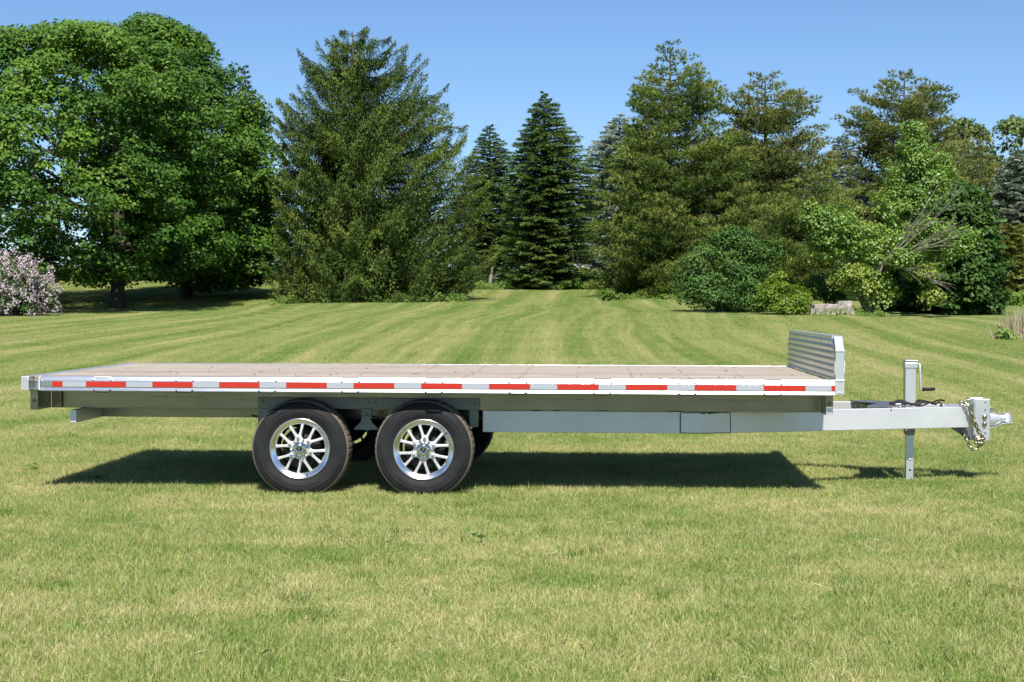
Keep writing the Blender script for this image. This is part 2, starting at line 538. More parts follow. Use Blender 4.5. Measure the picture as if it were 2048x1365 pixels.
def grass_patch(n, rad, rng, hmin=0.018, hmax=0.042):
    r = rad * np.sqrt(rng.random(n)); a = rng.random(n) * 2 * np.pi
    # blades stand in small tufts
    tuft = rng.random((n // 9, 2)) * 2 - 1
    base = np.stack([r * np.cos(a), r * np.sin(a)], 1)
    near = tuft[rng.integers(0, len(tuft), n)] * rad
    use = (rng.random(n) < 0.45) & (np.hypot(near[:, 0], near[:, 1]) < rad)
    base[use] = near[use] + rng.normal(0, 0.012, (use.sum(), 2))
    h = rng.uniform(hmin, hmax, n) * np.where(rng.random(n) < 0.04, 1.5, 1.0)
    w = rng.uniform(0.0009, 0.0019, n)
    fa = rng.random(n) * 2 * np.pi
    la = rng.random(n) * 2 * np.pi
    lean = np.abs(rng.normal(0.0, 0.75, n)).clip(0, 2.2)
    flat = rng.random(n) < 0.10
    lean[flat] = rng.uniform(1.4, 3.2, flat.sum()); h[flat] *= 0.55
    ld = np.stack([np.cos(la), np.sin(la)], 1)
    wd = np.stack([np.cos(fa), np.sin(fa)], 1)
    z0 = np.zeros(n) - 0.004
    mid = base + ld * (lean * h * 0.35)[:, None]
    tip = base + ld * (lean * h)[:, None]
    V = np.zeros((n, 5, 3))
    V[:, 0, :2] = base - wd * w[:, None]; V[:, 0, 2] = z0
    V[:, 1, :2] = base + wd * w[:, None]; V[:, 1, 2] = z0
    V[:, 2, :2] = mid + wd * w[:, None] * 0.8; V[:, 2, 2] = h * 0.6
    V[:, 3, :2] = mid - wd * w[:, None] * 0.8; V[:, 3, 2] = h * 0.6
    V[:, 4, :2] = tip; V[:, 4, 2] = h
    b = np.arange(n)[:, None] * 5
    T = np.concatenate([b + np.array([[0, 1, 2]]), b + np.array([[0, 2, 3]]), b + np.array([[3, 2, 4]])])
    tint = np.repeat(rng.random(n), 5)
    return V.reshape(-1, 3), T, tint


def make_grass():
    V, T, tint, pid = [], [], [], []
    off = 0
    NP = 4
    for k in range(NP):
        v, tr, ti = grass_patch(7600, 0.72, RNG)
        V.append(v); T.append(tr + off); tint.append(ti); pid.append(np.full(len(v), k)); off += len(v)
    pts = []
    y = -11.0
    while y < 118:
        step = (0.74 if y > 3.5 else 0.95) if y < 45 else 0.92
        hw = 0.40 * y + 1.6 if y > 4 else 8.0
        x0 = -0.05 * max(y, 0)
        for x in np.arange(x0 - hw, x0 + hw, step):
            pts.append((x + random.uniform(-.1, .1), y + random.uniform(-.1, .1)))
        y += step
    pts = np.array(pts)
    P = np.stack([pts[:, 0], pts[:, 1], ground(pts[:, 0], pts[:, 1])], 1)
    verts = np.concatenate(V + [P])
    o = from_arrays('grass', verts, np.concatenate(T), M['blades'], tint=np.concatenate(tint + [np.zeros(len(P))]))
    a = o.data.attributes.new('pid', 'INT', 'POINT')
    a.data.foreach_set('value', np.concatenate(pid + [np.full(len(P), -1)]).astype(np.int32))
    tag(o, 'short sunlit lawn grass with yellow and green patches', kind='stuff')
    ng = bpy.data.node_groups.new('lawn_blades', 'GeometryNodeTree')
    ng.interface.new_socket('Geometry', in_out='INPUT', socket_type='NodeSocketGeometry')
    ng.interface.new_socket('Geometry', in_out='OUTPUT', socket_type='NodeSocketGeometry')
    N, L = ng.nodes, ng.links
    gi, go = N.new('NodeGroupInput'), N.new('NodeGroupOutput')
    na = N.new('GeometryNodeInputNamedAttribute'); na.data_type = 'INT'; na.inputs['Name'].default_value = 'pid'

    def pick(k):
        cmp = N.new('FunctionNodeCompare'); cmp.data_type = 'INT'; cmp.operation = 'EQUAL'
        ai = [s for s in cmp.inputs if s.name == 'A' and s.type == 'INT'][0]
        bi = [s for s in cmp.inputs if s.name == 'B' and s.type == 'INT'][0]
        ao = [s for s in na.outputs if s.enabled][0]
        L.new(ao, ai); bi.default_value = k
        sg = N.new('GeometryNodeSeparateGeometry'); sg.domain = 'POINT'
        L.new(gi.outputs[0], sg.inputs['Geometry']); L.new(cmp.outputs[0], sg.inputs['Selection'])
        return sg.outputs['Selection']
    join = N.new('GeometryNodeJoinGeometry')
    for k in range(NP):
        gti = N.new('GeometryNodeGeometryToInstance'); L.new(pick(k), gti.inputs[0]); L.new(gti.outputs[0], join.inputs[0])
    mp = N.new('GeometryNodeMeshToPoints'); L.new(pick(-1), mp.inputs[0])
    iop = N.new('GeometryNodeInstanceOnPoints')
    L.new(mp.outputs[0], iop.inputs['Points']); L.new(join.outputs[0], iop.inputs['Instance'])
    iop.inputs['Pick Instance'].default_value = True
    ri = N.new('FunctionNodeRandomValue'); ri.data_type = 'INT'
    for s in ri.inputs:
        if s.type == 'INT' and s.name == 'Min': s.default_value = 0
        if s.type == 'INT' and s.name == 'Max': s.default_value = NP - 1
    L.new([s for s in ri.outputs if s.enabled][0], iop.inputs['Instance Index'])
    rr = N.new('FunctionNodeRandomValue'); rr.data_type = 'FLOAT_VECTOR'
    rr.inputs[0].default_value = (0, 0, 0); rr.inputs[1].default_value = (0, 0, 6.283)
    L.new(rr.outputs[0], iop.inputs['Rotation'])
    rs = N.new('FunctionNodeRandomValue'); rs.data_type = 'FLOAT_VECTOR'
    rs.inputs[0].default_value = (1, 1, 0.75); rs.inputs[1].default_value = (1, 1, 1.1)
    rs.inputs['Seed'].default_value = 5
    L.new(rs.outputs[0], iop.inputs['Scale'])
    L.new(iop.outputs[0], go.inputs[0])
    md = o.modifiers.new('spread', 'NODES'); md.node_group = ng
    return o


make_grass()

# ------------------------------------------------------------------ foliage
def unit(a):
    return a / np.maximum(np.linalg.norm(a, axis=1, keepdims=True), 1e-9)


class Leaves:
    def __init__(s): s.c, s.d, s.nn, s.L, s.W, s.t = [], [], [], [], [], []

    def add(s, c, d, nrm, L, W, t):
        s.c.append(c); s.d.append(unit(d)); s.nn.append(unit(nrm)); s.L.append(np.broadcast_to(L, len(c))); s.W.append(np.broadcast_to(W, len(c))); s.t.append(np.broadcast_to(t, len(c)))

    def build(s, name, mat, parent, origin, kind='leaf'):
        c, d, nn, L, W, t = (np.concatenate(x) for x in (s.c, s.d, s.nn, s.L, s.W, s.t))
        side = unit(np.cross(d, nn))
        n = len(c)
        if kind == 'leaf':       # kite with a fold down the middle
            V = np.stack([c - d * (L / 2)[:, None], c + side * (W / 2)[:, None] + d * (L * .08)[:, None], c + d * (L / 2)[:, None] - nn * (L * .12)[:, None], c - side * (W / 2)[:, None] + d * (L * .08)[:, None]], 1)
            F = np.arange(n)[:, None] * 4 + np.array([[0, 1, 2, 3]])
            tt = np.repeat(t, 4)
        else:                    # needle spray: long thin triangle
            V = np.stack([c - side * (W / 2)[:, None], c + side * (W / 2)[:, None], c + d * L[:, None]], 1)
            F = np.arange(n)[:, None] * 3 + np.array([[0, 1, 2]])
            tt = np.repeat(t, 3)
        o = from_arrays(name, V.reshape(-1, 3), F, mat, parent, tint=tt, origin=origin)
        return o


def envelope(profile, Y):
    """profile: (height line v, left u, right u) read off the photo -> z, x left, x right at distance Y"""
    pr = sorted(profile, key=lambda p: -p[0])
    z = np.array([at(p[1], p[0], Y)[2] for p in pr])
    xl = np.array([at(p[1], p[0], Y)[0] for p in pr]); xr = np.array([at(p[2], p[0], Y)[0] for p in pr])
    return z, xl, xr


def curve_pts(a, b, sag, n=5):
    a, b = np.array(a, float), np.array(b, float)
    return [tuple(a + (b - a) * t + np.array([0, 0, sag]) * math.sin(math.pi * t)) for t in np.linspace(0, 1, n)]


def clump_leaves(lv, c, out, rad, n, size, rng, flat=0.55, tint0=None, droop=0.15, shell=0.5):
    """a rounded bough: leaves over a flattened cap that faces up and out"""
    p = unit(rng.normal(0, 1, (n, 3)))
    p[:, 2] = np.abs(p[:, 2]) * np.where(rng.random(n) < 0.25, -0.6, 1.0)
    rr = rng.uniform(shell, 1.0, n)[:, None]
    off = p * rr * rad
    off[:, 2] *= flat
    off[:, 2] -= droop * (off[:, 0] ** 2 + off[:, 1] ** 2) / max(rad, .01)
    nrm = p * 0.55 + np.array([0, 0, 0.60]) + out * 0.35 + rng.normal(0, 0.36, (n, 3))
    d = np.cross(unit(nrm), rng.normal(0, 1, (n, 3)))
    d[:, 2] -= 0.25
    s = size * rng.uniform(0.7, 1.25, n)
    t = (rng.random(n) * 0.6 + (tint0 if tint0 is not None else rng.random() * 0.4)).clip(0, 1)
    lv.add(c + off, d, nrm, s, s * 0.82, t)


def tree_root(name, u, Y, label, cat='tree', group=None):
    p = at(u, 600, Y)
    z = float(ground(p[0], Y))
    return empty(name, (p[0], Y, z), label, cat, group), np.array([p[0], Y, z])


def broadleaf(name, label, u, Y, profile, mat, nclump, nleaf, size, crad, trunk_r, bark='bark', depth=1.0, limbs=22, seed=1, flat=.55, group=None, holes=0.0, tintf=None, vd=0.0):
    rng = np.random.default_rng(seed)
    root, o3 = tree_root(name, u, Y, label, group=group)
    z, xl, xr = envelope(profile, Y)
    cx = o3[0]
    xl = np.minimum(xl, xr - 0.1)
    lv = Leaves()
    zs = np.linspace(z[0], z[-1], 200)
    L = np.interp(zs, z, xl); Rr = np.interp(zs, z, xr)
    w = (Rr - L) + 0.4
    w[-22:] *= 2.6
    w /= w.sum()
    cumw = np.cumsum(w)
    cs = []
    for k in range(nclump):
        zz = zs[min(199, int(np.searchsorted(cumw, (k + rng.random()) / nclump)))]
        l, r = np.interp(zz, z, xl), np.interp(zz, z, xr)
        mid = (l + r) / 2; hw = (r - l) / 2; rd = hw * depth
        ph = k * 2.39996 + rng.normal(0, .35)
        lump = 1 + 0.07 * math.sin(3 * ph + zz * 1.3 + seed) + 0.05 * math.sin(5 * ph - zz * 2.1)
        rho = (rng.uniform(.80, 1.03) if rng.random() < .80 else rng.uniform(.3, .84)) * lump
        cr = crad * rng.uniform(.5, 1.3)
        if rng.random() < .14: rho = rng.uniform(1.0, 1.09); cr = crad * rng.uniform(.38, .62)
        rx = max(hw * rho - cr * .55, 0.05); ry = max(rd * rho - cr * .55, 0.05)
        c = np.array([mid + rx * math.cos(ph), Y + ry * math.sin(ph), zz - cr * 0.25])
        if vd and rho > .86 and abs(math.sin(c[0] * 1.5 + seed + .8 * math.sin(c[2])) * math.sin(c[1] * 1.3 + seed * 2) * math.sin(c[2] * 1.9 + .7 * math.sin(c[0]))) > vd: continue
        if holes and (math.sin(c[0] * 1.7 + seed) * math.sin(c[1] * 1.9) * math.sin(c[2] * 1.5) > 1 - holes): continue
        out = np.array([math.cos(ph), math.sin(ph), 0.25])
        tt = None if tintf is None else tintf(c, rng)
        clump_leaves(lv, c, out, cr, int(nleaf * (cr / crad) ** 2), size, rng, flat=flat, tint0=tt)
        cs.append(c)
    mb = MB()
    H = z[-1] - o3[2]
    sp = o3[2] + H * 0.30
    tp = [(cx, Y, o3[2] - 0.1), (cx + .02, Y, o3[2] + .15), (cx, Y, o3[2] + 0.6), (cx + .1, Y, sp), (cx - .1, Y + .1, o3[2] + H * .6), ((xl[-1] + xr[-1]) / 2, Y, o3[2] + H * .93)]
    mb.tube(tp, [trunk_r * 1.5, trunk_r * 1.15, trunk_r, trunk_r * .85, trunk_r * .4, trunk_r * .06], 10)
    for k in range(limbs):
        c = cs[int(rng.integers(len(cs)))]
        zb = o3[2] + min(H * .75, max(H * .14, (c[2] - o3[2]) * rng.uniform(.45, .7)))
        mb.tube(curve_pts((cx, Y, zb), c, -0.3, 6), list(np.linspace(trunk_r * .35, .02, 6)), 6)
    mb.build('trunk', M[bark], root, origin=o3)
    lv.build('crown', M[mat], root, o3)
    return root, o3


def conifer(name, label, u, Y, profile, mat, style, nb, blades, trunk_r, seed=1, group=None, rise=0.0, L=0.20, W=0.055, droop=0.0, bark='bark', top_u=None, depth=1.0, minr=0.12):
    rng = np.random.default_rng(seed)
    root, o3 = tree_root(name, u, Y, label, group=group)
    z, xl, xr = envelope(profile, Y)
    cx = o3[0]
    tx = (xl[-1] + xr[-1]) / 2 if top_u is None else at(top_u, 300, Y)[0]
    H = z[-1] - o3[2]
    axis = lambda zz: cx + (tx - cx) * min(1, max(0, (zz - o3[2]) / H))
    lv = Leaves()
    mb = MB()
    mb.tube([(cx, Y, o3[2] - .1), (axis(o3[2] + H * .5), Y, o3[2] + H * .5), (axis(z[-1]), Y, z[-1] - .1)], [trunk_r, trunk_r * .55, .02], 8)
    zs = np.linspace(z[0], z[-1], 300)
    wd = np.interp(zs, z, xr) - np.interp(zs, z, xl)
    w = (wd + 0.35) ** 0.8; w /= w.sum(); cw = np.cumsum(w)
    for k in range(nb):
        q = (k + rng.random()) / nb
        zt = zs[min(299, np.searchsorted(cw, q))]                     # height of the branch tip
        ph = k * 2.39996 + rng.normal(0, .25)
        cph, sph = math.cos(ph), math.sin(ph)
        l, r = np.interp(zt, z, xl), np.interp(zt, z, xr)
        ax = axis(zt)
        side = (r - ax) if cph > 0 else (ax - l)
        dep = max((r - l) / 2 * depth, 0.1)
        rad = math.hypot(max(side, 0.08) * cph, dep * sph) * (rng.uniform(.80, 1.06) if style != 'pine' else rng.uniform(.62, 1.05))
        if style == 'norway' and rng.random() < .05: rad *= 1.05
        if rad < minr: rad = minr
        rs = rise * rad + 0.05
        zb = max(zt - rs, o3[2] + .25)
        a = np.array([ax, Y, zb]); b = np.array([ax + rad * cph, Y + rad * sph, zt])
        up_ = rng.uniform(-.05, .32) * rad
        sag = {'norway': -up_ * 1.6 - .04, 'spruce': 0.04 * rad, 'pine': -0.08 * rad}[style]
        if rad > .5:
            mb.tube(curve_pts(a, b, sag, 5), list(np.linspace(min(trunk_r * .3, .015 + rad * .012), .006, 5)), 4, cap=False)
        n = int(blades * ((0.25 if style != 'norway' else .42) + rad / 2.6))
        out = np.array([cph, sph, 0.0]); lat = np.array([-sph, cph, 0.0])
        bt = rng.random() * 0.35
        if style == 'spruce':
            t = rng.uniform(0.12, 1.0, n) ** 0.75
            s = rng.uniform(-1, 1, n)
            wl = (0.34 * rad * (1 - t) ** .75 + .07)
            p = a + (b - a) * t[:, None] + np.array([0, 0, sag]) * np.sin(np.pi * t)[:, None] + lat * (s * wl)[:, None]
            p[:, 2] += rng.normal(0, .03, n) - np.abs(s) * wl * 0.22
            d = out * 0.8 + lat * (np.sign(s) * rng.uniform(.3, 1.0, n))[:, None] + np.stack([np.zeros(n), np.zeros(n), rng.normal(0.05, .28, n)], 1)
            nr = np.array([0, 0, 1.0]) + rng.normal(0, .35, (n, 3)) + out * .25
            lv.add(p, d, nr, L * rng.uniform(.6, 1.2, n), W * rng.uniform(.8, 1.3, n), (bt + rng.random(n) * .45 + t * .25).clip(0, 1))
        elif style == 'norway':                                        # arched boughs with upturned tips and short hanging skirts
            t = rng.uniform(0.12, 1.0, n) ** 0.72
            s = rng.normal(0, .5, n).clip(-1.1, 1.1)
            wl = (0.24 * rad * (1 - t) ** .55 + .10)
            sk = rng.random(n) < .5
            hang = np.where(sk, rng.random(n) ** 1.3 * (.12 + .30 * droop * (1.1 - t)), 0)
            arch = -up_ * 1.6 * np.sin(np.pi * t)
            p = a + (b - a) * t[:, None] + lat * (s * wl)[:, None]
            p[:, 2] += arch - hang - np.abs(s) * wl * .35 + rng.normal(0, .03, n)
            lumps = .06 * np.sin(t * rad * 7 + k) + .05 * np.sin(s * 6 + k)
            p[:, 2] += lumps
            s3 = sk[:, None]
            d = np.where(s3, np.array([0, 0, -1.0]) + rng.normal(0, .35, (n, 3)) + out * .45 + lat * (np.sign(s) * .3)[:, None], out * .9 + lat * (np.sign(s) * rng.uniform(.2, .9, n))[:, None] + rng.normal(0, .25, (n, 3)) + np.stack([0 * t, 0 * t, .7 * (t - .6)], 1))
            nr = np.where(s3, out * .8 + rng.normal(0, .45, (n, 3)) + np.array([0, 0, .4]), np.array([0, 0, 1.0]) + out * .55 + rng.normal(0, .3, (n, 3)))
            lv.add(p, d, nr, L * rng.uniform(.6, 1.3, n), W * rng.uniform(.8, 1.4, n), (bt + rng.random(n) * .35 + np.where(sk, -.05, .25) + .2 * (t > .85)).clip(0, 1))  # bough tops tinted lighter than the skirts: light put into the colour
        else:                                                          # pine: tufts of long needles in soft plumes
            m_ = max(1, int(round(rad * 1.15)))
            for q_ in range(m_):
                t = 1.0 if q_ == 0 else rng.uniform(.35, .95)
                cr = rng.uniform(.34, .68) * (1.0 if rad > 1.2 else .62)
                c0 = a + (b - a) * t + np.array([0, 0, sag]) * math.sin(math.pi * t) + lat * rng.uniform(-1, 1) * min(.45 * rad * (1 - t) ** .6 + .05, .9)
                nt = int(blades * (cr / .4) ** 2)
                p_ = unit(rng.normal(0, 1, (nt, 3)))
                p_[:, 2] = np.abs(p_[:, 2]) * np.where(rng.random(nt) < .22, -.5, 1.0)
                off = p_ * rng.uniform(.45, 1.0, (nt, 1)) * cr * np.array([1.2, 1.2, .42])
                off[:, 2] += .22 * cr * (off[:, 0] * cph + off[:, 1] * sph) / cr
                cc = np.repeat(c0 + off, 6, 0); m = len(cc)
                up = np.repeat(p_, 6, 0)
                d = up * .9 + rng.normal(0, .45, (m, 3)) + out * .25 + np.array([0, 0, .35])
                nr = up * .5 + rng.normal(0, .8, (m, 3)) + np.array([0, 0, .3])
                tt = np.repeat((bt + rng.random(nt) * .3 + .5 * p_[:, 2].clip(-.3, 1)).clip(0, 1), 6)  # tint lightens plume tops and darkens undersides, painting in how light falls
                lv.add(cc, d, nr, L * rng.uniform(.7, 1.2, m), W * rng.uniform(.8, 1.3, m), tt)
    mb.build('trunk', M[bark], root, origin=o3)
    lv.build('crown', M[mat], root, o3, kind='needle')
    return root, o3


def blob_plant(name, label, u, Y, blobs, mat, nleaf, size, seed=1, cat='shrub', crad=.35, stems=7, group=None, bark='bark', extra=None, tintf=None, flat=.8):
    """blobs: (u, v, distance offset, half width px, half height px)"""
    rng = np.random.default_rng(seed)
    root, o3 = tree_root(name, u, Y, label, cat, group)
    lv = Leaves(); ex = Leaves()
    mb = MB()
    px = FPX / Y
    for bi, (bu, bv, dy, rw, rh) in enumerate(blobs):
        c0 = at(bu, bv, Y + dy)
        rx, rz = rw / px, rh / px
        ry = rx * .9
        area = rx * rz * 4
        nc = max(4, int(area / (crad * crad) * 1.5))
        for k in range(nc):
            p = rng.normal(0, 1, 3); p /= np.linalg.norm(p)
            rho = rng.uniform(.72, 1.0) if rng.random() < .8 else rng.uniform(.2, .7)
            cr = crad * rng.uniform(.5, 1.3)
            if rng.random() < .12 and p[2] > -.2:
                rho = rng.uniform(1.05, 1.22); cr = crad * .45
            c = c0 + p * np.array([max(rx - cr * .5, .05), max(ry - cr * .5, .05), max(rz - cr * .4, .05)]) * rho
            g = ground(c[0], c[1]) + .05
            if c[2] < g: c[2] = g + abs(rng.normal(0, .1))
            tt = None if tintf is None else tintf(c, rng)
            clump_leaves(lv, c, p, cr, int(nleaf * (cr / crad) ** 2), size, rng, flat=flat, droop=.1, tint0=tt)
            if extra and (p[1] < .6) and rng.random() < extra['p']:
                for q in range(extra['n']):
                    m = 16
                    e0 = c + p * cr * .8 + rng.normal(0, cr * .5, 3) + np.array([0, 0, cr * .2])
                    pts = e0 + rng.normal(0, 1, (m, 3)) * np.array([.045, .045, .08])
                    ex.add(pts, rng.normal(0, 1, (m, 3)), rng.normal(0, .7, (m, 3)) + p + np.array([0, 0, .5]), .07, .065, rng.random(m))
        if bi < stems:
            mb.tube(curve_pts((o3[0] + rng.normal(0, .15), Y + rng.normal(0, .15), o3[2] - .05), c0, .1, 5), list(np.linspace(.05, .015, 5)), 6)
    mb.build('stem', M[bark], root, origin=o3)
    v = lv.build('crown', M[mat], root, o3)
    me = v.data
    if extra: ex.build('blossom', M[extra['mat']], root, o3)
    return root, o3


# ---- the two big maples
def mtint(c, rng):
    b = 0.15 + .25 * rng.random()
    if rng.random() < .12: b += .3
    return b


def mtint_a(c, rng):       # a lighter, yellower streak high in the middle of the left tree
    q = at(185, 160, 64)
    return mtint(c, rng) + (.6 if abs(c[0] - q[0]) < 1.4 and c[2] > 6 and c[1] < 64 and rng.random() < .8 else 0)


broadleaf('maple_tree', 'broad dark green maple with thick trunk beside the pink lilac', 235, 64,
          [(552, 60, 360), (540, -60, 400), (515, -150, 440), (480, -210, 450), (400, -260, 455), (300, -270, 440), (200, -230, 420), (140, -150, 390), (98, -40, 355), (76, 40, 300), (62, 100, 262), (54, 150, 235)],
          'maple', 1050, 190, 0.150, 0.86, 0.28, flat=.55, depth=1.22, vd=.62, seed=3, tintf=mtint_a, limbs=30)
broadleaf('maple_tree', 'tallest round maple whose crown touches the drooping spruce', 372, 72,
          [(566, 345, 535), (552, 280, 576), (520, 200, 584), (450, 190, 588), (380, 190, 584), (300, 195, 570), (240, 200, 545), (180, 205, 510), (130, 212, 466), (90, 222, 425), (62, 232, 396), (44, 245, 362), (36, 262, 335)],
          'maple', 900, 190, 0.160, 0.90, 0.26, flat=.55, vd=.60, seed=5, tintf=mtint, limbs=30)
broadleaf('maple_tree', 'maple at the left edge behind the lilac', -330, 70,
          [(570, -420, -240), (520, -520, -80), (420, -560, -20), (300, -540, 10), (180, -470, 10), (100, -400, -60), (60, -350, -260)],
          'maple', 420, 120, 0.21, 0.98, 0.26, seed=8, tintf=mtint, limbs=12)

# ---- conifers
conifer('norway_spruce', 'huge drooping spruce with several leading tips beside the maples', 735, 68,
        [(605, 560, 930), (590, 530, 955), (560, 535, 965), (510, 540, 1000), (470, 545, 988), (400, 540, 985), (340, 545, 975), (300, 552, 968), (260, 552, 950), (225, 540, 935), (205, 545, 918), (195, 580, 872), (180, 595, 892), (160, 602, 900), (150, 608, 862), (120, 592, 852), (100, 612, 840), (85, 655, 822), (72, 672, 790), (58, 684, 730)],
        'norway', 'norway', 480, 370, 0.32, seed=11, rise=0.25, L=.13, W=.042, droop=.8, top_u=705, minr=.35)
conifer('spruce_tree', 'symmetrical dark spruce with flat layered boughs in the middle', 1090, 88,
        [(584, 1004, 1178), (560, 996, 1190), (535, 1002, 1182), (500, 1000, 1195), (465, 1000, 1202), (420, 1000, 1200), (370, 1005, 1196), (330, 1008, 1190), (315, 1018, 1182), (290, 1022, 1172), (268, 1034, 1158), (245, 1048, 1138), (232, 1060, 1128), (215, 1052, 1122), (205, 1070, 1110), (195, 1082, 1098), (183, 1086, 1090)],
        'spruce', 'spruce', 560, 200, 0.22, seed=12, rise=0.06, L=.19, W=.06)
conifer('spruce_tree', 'smaller slim spruce tucked between the drooping spruce and the layered one', 980, 99,
        [(585, 885, 1030), (500, 885, 1040), (460, 890, 1045), (400, 898, 1045), (350, 912, 1038), (320, 935, 1028), (296, 944, 1016), (275, 956, 1002), (250, 974, 984)],
        'spruce', 'spruce', 420, 170, 0.16, seed=13, rise=0.10, L=.21, W=.065)
conifer('blue_spruce', 'silvery blue spruce just left of the tallest pine', 1238, 97,
        [(585, 1160, 1300), (540, 1150, 1300), (500, 1150, 1320), (460, 1145, 1330), (420, 1145, 1330), (360, 1150, 1325), (320, 1162, 1315), (290, 1174, 1305), (265, 1196, 1288), (245, 1215, 1265), (228, 1236, 1242)],
        'blue', 'spruce', 520, 170, 0.2, seed=14, rise=0.10, L=.21, W=.065)
conifer('pine_tree', 'broad pine low behind the forked pine and the yellow-green shrub', 1620, 68,
        [(600, 1500, 1730), (560, 1500, 1740), (500, 1510, 1740), (450, 1520, 1730), (410, 1545, 1710), (370, 1580, 1690), (340, 1610, 1660)],
        'pine', 'pine', 125, 30, 0.18, seed=29, rise=0.2, L=.18, W=.037)
conifer('spruce_tree', 'dark spruce filling the gap behind the tallest pine and the blue one', 1290, 104,
        [(590, 1190, 1400), (480, 1200, 1390), (400, 1215, 1375), (340, 1235, 1355), (300, 1255, 1330), (275, 1275, 1305)],
        'spruce', 'spruce', 260, 130, 0.18, seed=30, rise=0.12, L=.22, W=.07)
conifer('spruce_tree', 'dark spruce whose thin tip rises behind the tallest maple', 492, 96,
        [(580, 400, 590), (450, 420, 570), (350, 440, 560), (290, 450, 545), (240, 460, 530), (200, 468, 518), (170, 480, 508), (132, 488, 492)],
        'spruce', 'spruce', 300, 110, 0.2, seed=15, rise=0.15, L=.24, W=.08)
conifer('white_pine', 'tallest white pine with twin tips and soft yellow-green plumes', 1338, 72,
        [(598, 1190, 1470), (560, 1185, 1520), (520, 1195, 1540), (480, 1205, 1540), (440, 1200, 1530), (400, 1215, 1520), (350, 1225, 1510), (300, 1225, 1495), (262, 1262, 1430), (240, 1270, 1425), (205, 1268, 1465), (190, 1272, 1455), (170, 1270, 1420), (150, 1290, 1405), (125, 1318, 1395), (110, 1320, 1370), (92, 1332, 1346)],
        'pine', 'pine', 320, 32, 0.24, seed=21, rise=0.22, L=.18, W=.037, top_u=1340)
conifer('white_pine', 'open flat-topped pine with forked upper limbs', 1532, 77,
        [(600, 1400, 1700), (540, 1400, 1710), (480, 1410, 1700), (430, 1415, 1690), (380, 1425, 1680), (340, 1430, 1672), (300, 1440, 1665), (275, 1445, 1655), (262, 1490, 1600), (230, 1455, 1640), (215, 1452, 1642), (205, 1490, 1625), (190, 1480, 1605), (178, 1484, 1570), (160, 1484, 1566), (146, 1495, 1560)],
        'pine2', 'pine', 290, 32, 0.24, seed=22, rise=0.28, L=.18, W=.037, top_u=1530)
conifer('white_pine', 'wide olive pine standing behind the storm-broken tree', 1805, 76,
        [(600, 1690, 1960), (500, 1690, 1965), (420, 1700, 1950), (350, 1710, 1935), (300, 1715, 1930), (262, 1700, 1915), (240, 1682, 1895), (232, 1700, 1890), (215, 1722, 1898), (190, 1725, 1898), (180, 1765, 1880), (160, 1768, 1850), (145, 1785, 1830)],
        'pine2', 'pine', 260, 32, 0.24, seed=23, rise=0.28, L=.18, W=.037, top_u=1808)
conifer('pine_tree', 'dense pine mass filling the space between the forked pine and the shrub', 1440, 80,
        [(590, 1330, 1560), (500, 1330, 1600), (420, 1340, 1600), (360, 1360, 1570), (310, 1390, 1540), (270, 1430, 1500), (250, 1460, 1480)],
        'pine', 'pine', 110, 30, 0.2, seed=24, rise=0.3, L=.18, W=.037)
conifer('spruce_tree', 'grey-green spruce peeping out between the two flat-topped pines', 1680, 92,
        [(585, 1600, 1770), (480, 1610, 1750), (380, 1630, 1735), (320, 1648, 1720), (285, 1665, 1705), (270, 1680, 1690)],
        'blue', 'spruce', 380, 150, 0.18, seed=25, rise=0.12, L=.22, W=.07)
conifer('pine_tree', 'yellowish pine behind the dark maple near the right edge', 1930, 84,
        [(590, 1860, 2050), (500, 1860, 2050), (420, 1870, 2030), (340, 1880, 2000), (290, 1885, 1985), (255, 1900, 1965), (240, 1920, 1940)],
        'pine2', 'pine', 140, 28, 0.2, seed=26, rise=0.2, L=.18, W=.038)
conifer('blue_spruce', 'pale blue spruce at the right edge', 2035, 82,
        [(595, 1950, 2140), (480, 1965, 2120), (420, 1975, 2110), (370, 1985, 2095), (330, 2000, 2080), (300, 2030, 2050)],
        'blue', 'spruce', 420, 170, 0.2, seed=27, rise=0.12, L=.2, W=.065)
conifer('spruce_tree', 'low yellow-green spruce over the old rail fence', 1990, 74,
        [(600, 1930, 2080), (560, 1935, 2080), (520, 1940, 2070), (480, 1955, 2060), (450, 1985, 2040)],
        'pine2', 'spruce', 220, 150, 0.12, seed=28, rise=0.12, L=.22, W=.07)

# ---- far broadleaf trees over the right edge
broadleaf('locust_tree', 'airy light green tree topping the right edge', 2040, 105,
          [(560, 1990, 2120), (450, 1985, 2140), (380, 1985, 2150), (320, 1980, 2150), (280, 1985, 2140), (250, 1992, 2120), (232, 2010, 2060)],
          'far_leaf', 150, 60, 0.24, 0.7, 0.2, seed=31, holes=.35, limbs=16, bark='greybark')
broadleaf('locust_tree', 'light green tree behind the yellowish pine', 1945, 110,
          [(560, 1880, 2030), (400, 1880, 2030), (320, 1885, 2010), (270, 1890, 1985), (252, 1900, 1975), (240, 1905, 1930)],
          'far_leaf', 150, 70, 0.25, 0.8, 0.2, seed=32, holes=.25, limbs=14)

# ---- right-hand broadleaf trees and shrubs
broadleaf('maple_tree', 'low dark round maple behind the broken tree, shading the lawn', 1895, 56.5,
          [(622, 1780, 1985), (600, 1768, 2003), (560, 1765, 2010), (520, 1768, 2012), (480, 1775, 2010), (440, 1785, 2000), (410, 1800, 1985), (385, 1825, 1965), (365, 1860, 1930)],
          'maple_dark', 420, 130, 0.15, 0.5, 0.16, seed=33, limbs=14)


def btint(c, rng):
    return .2 + .3 * rng.random() + (.35 if c[2] < 2.6 and rng.random() < .7 else 0)


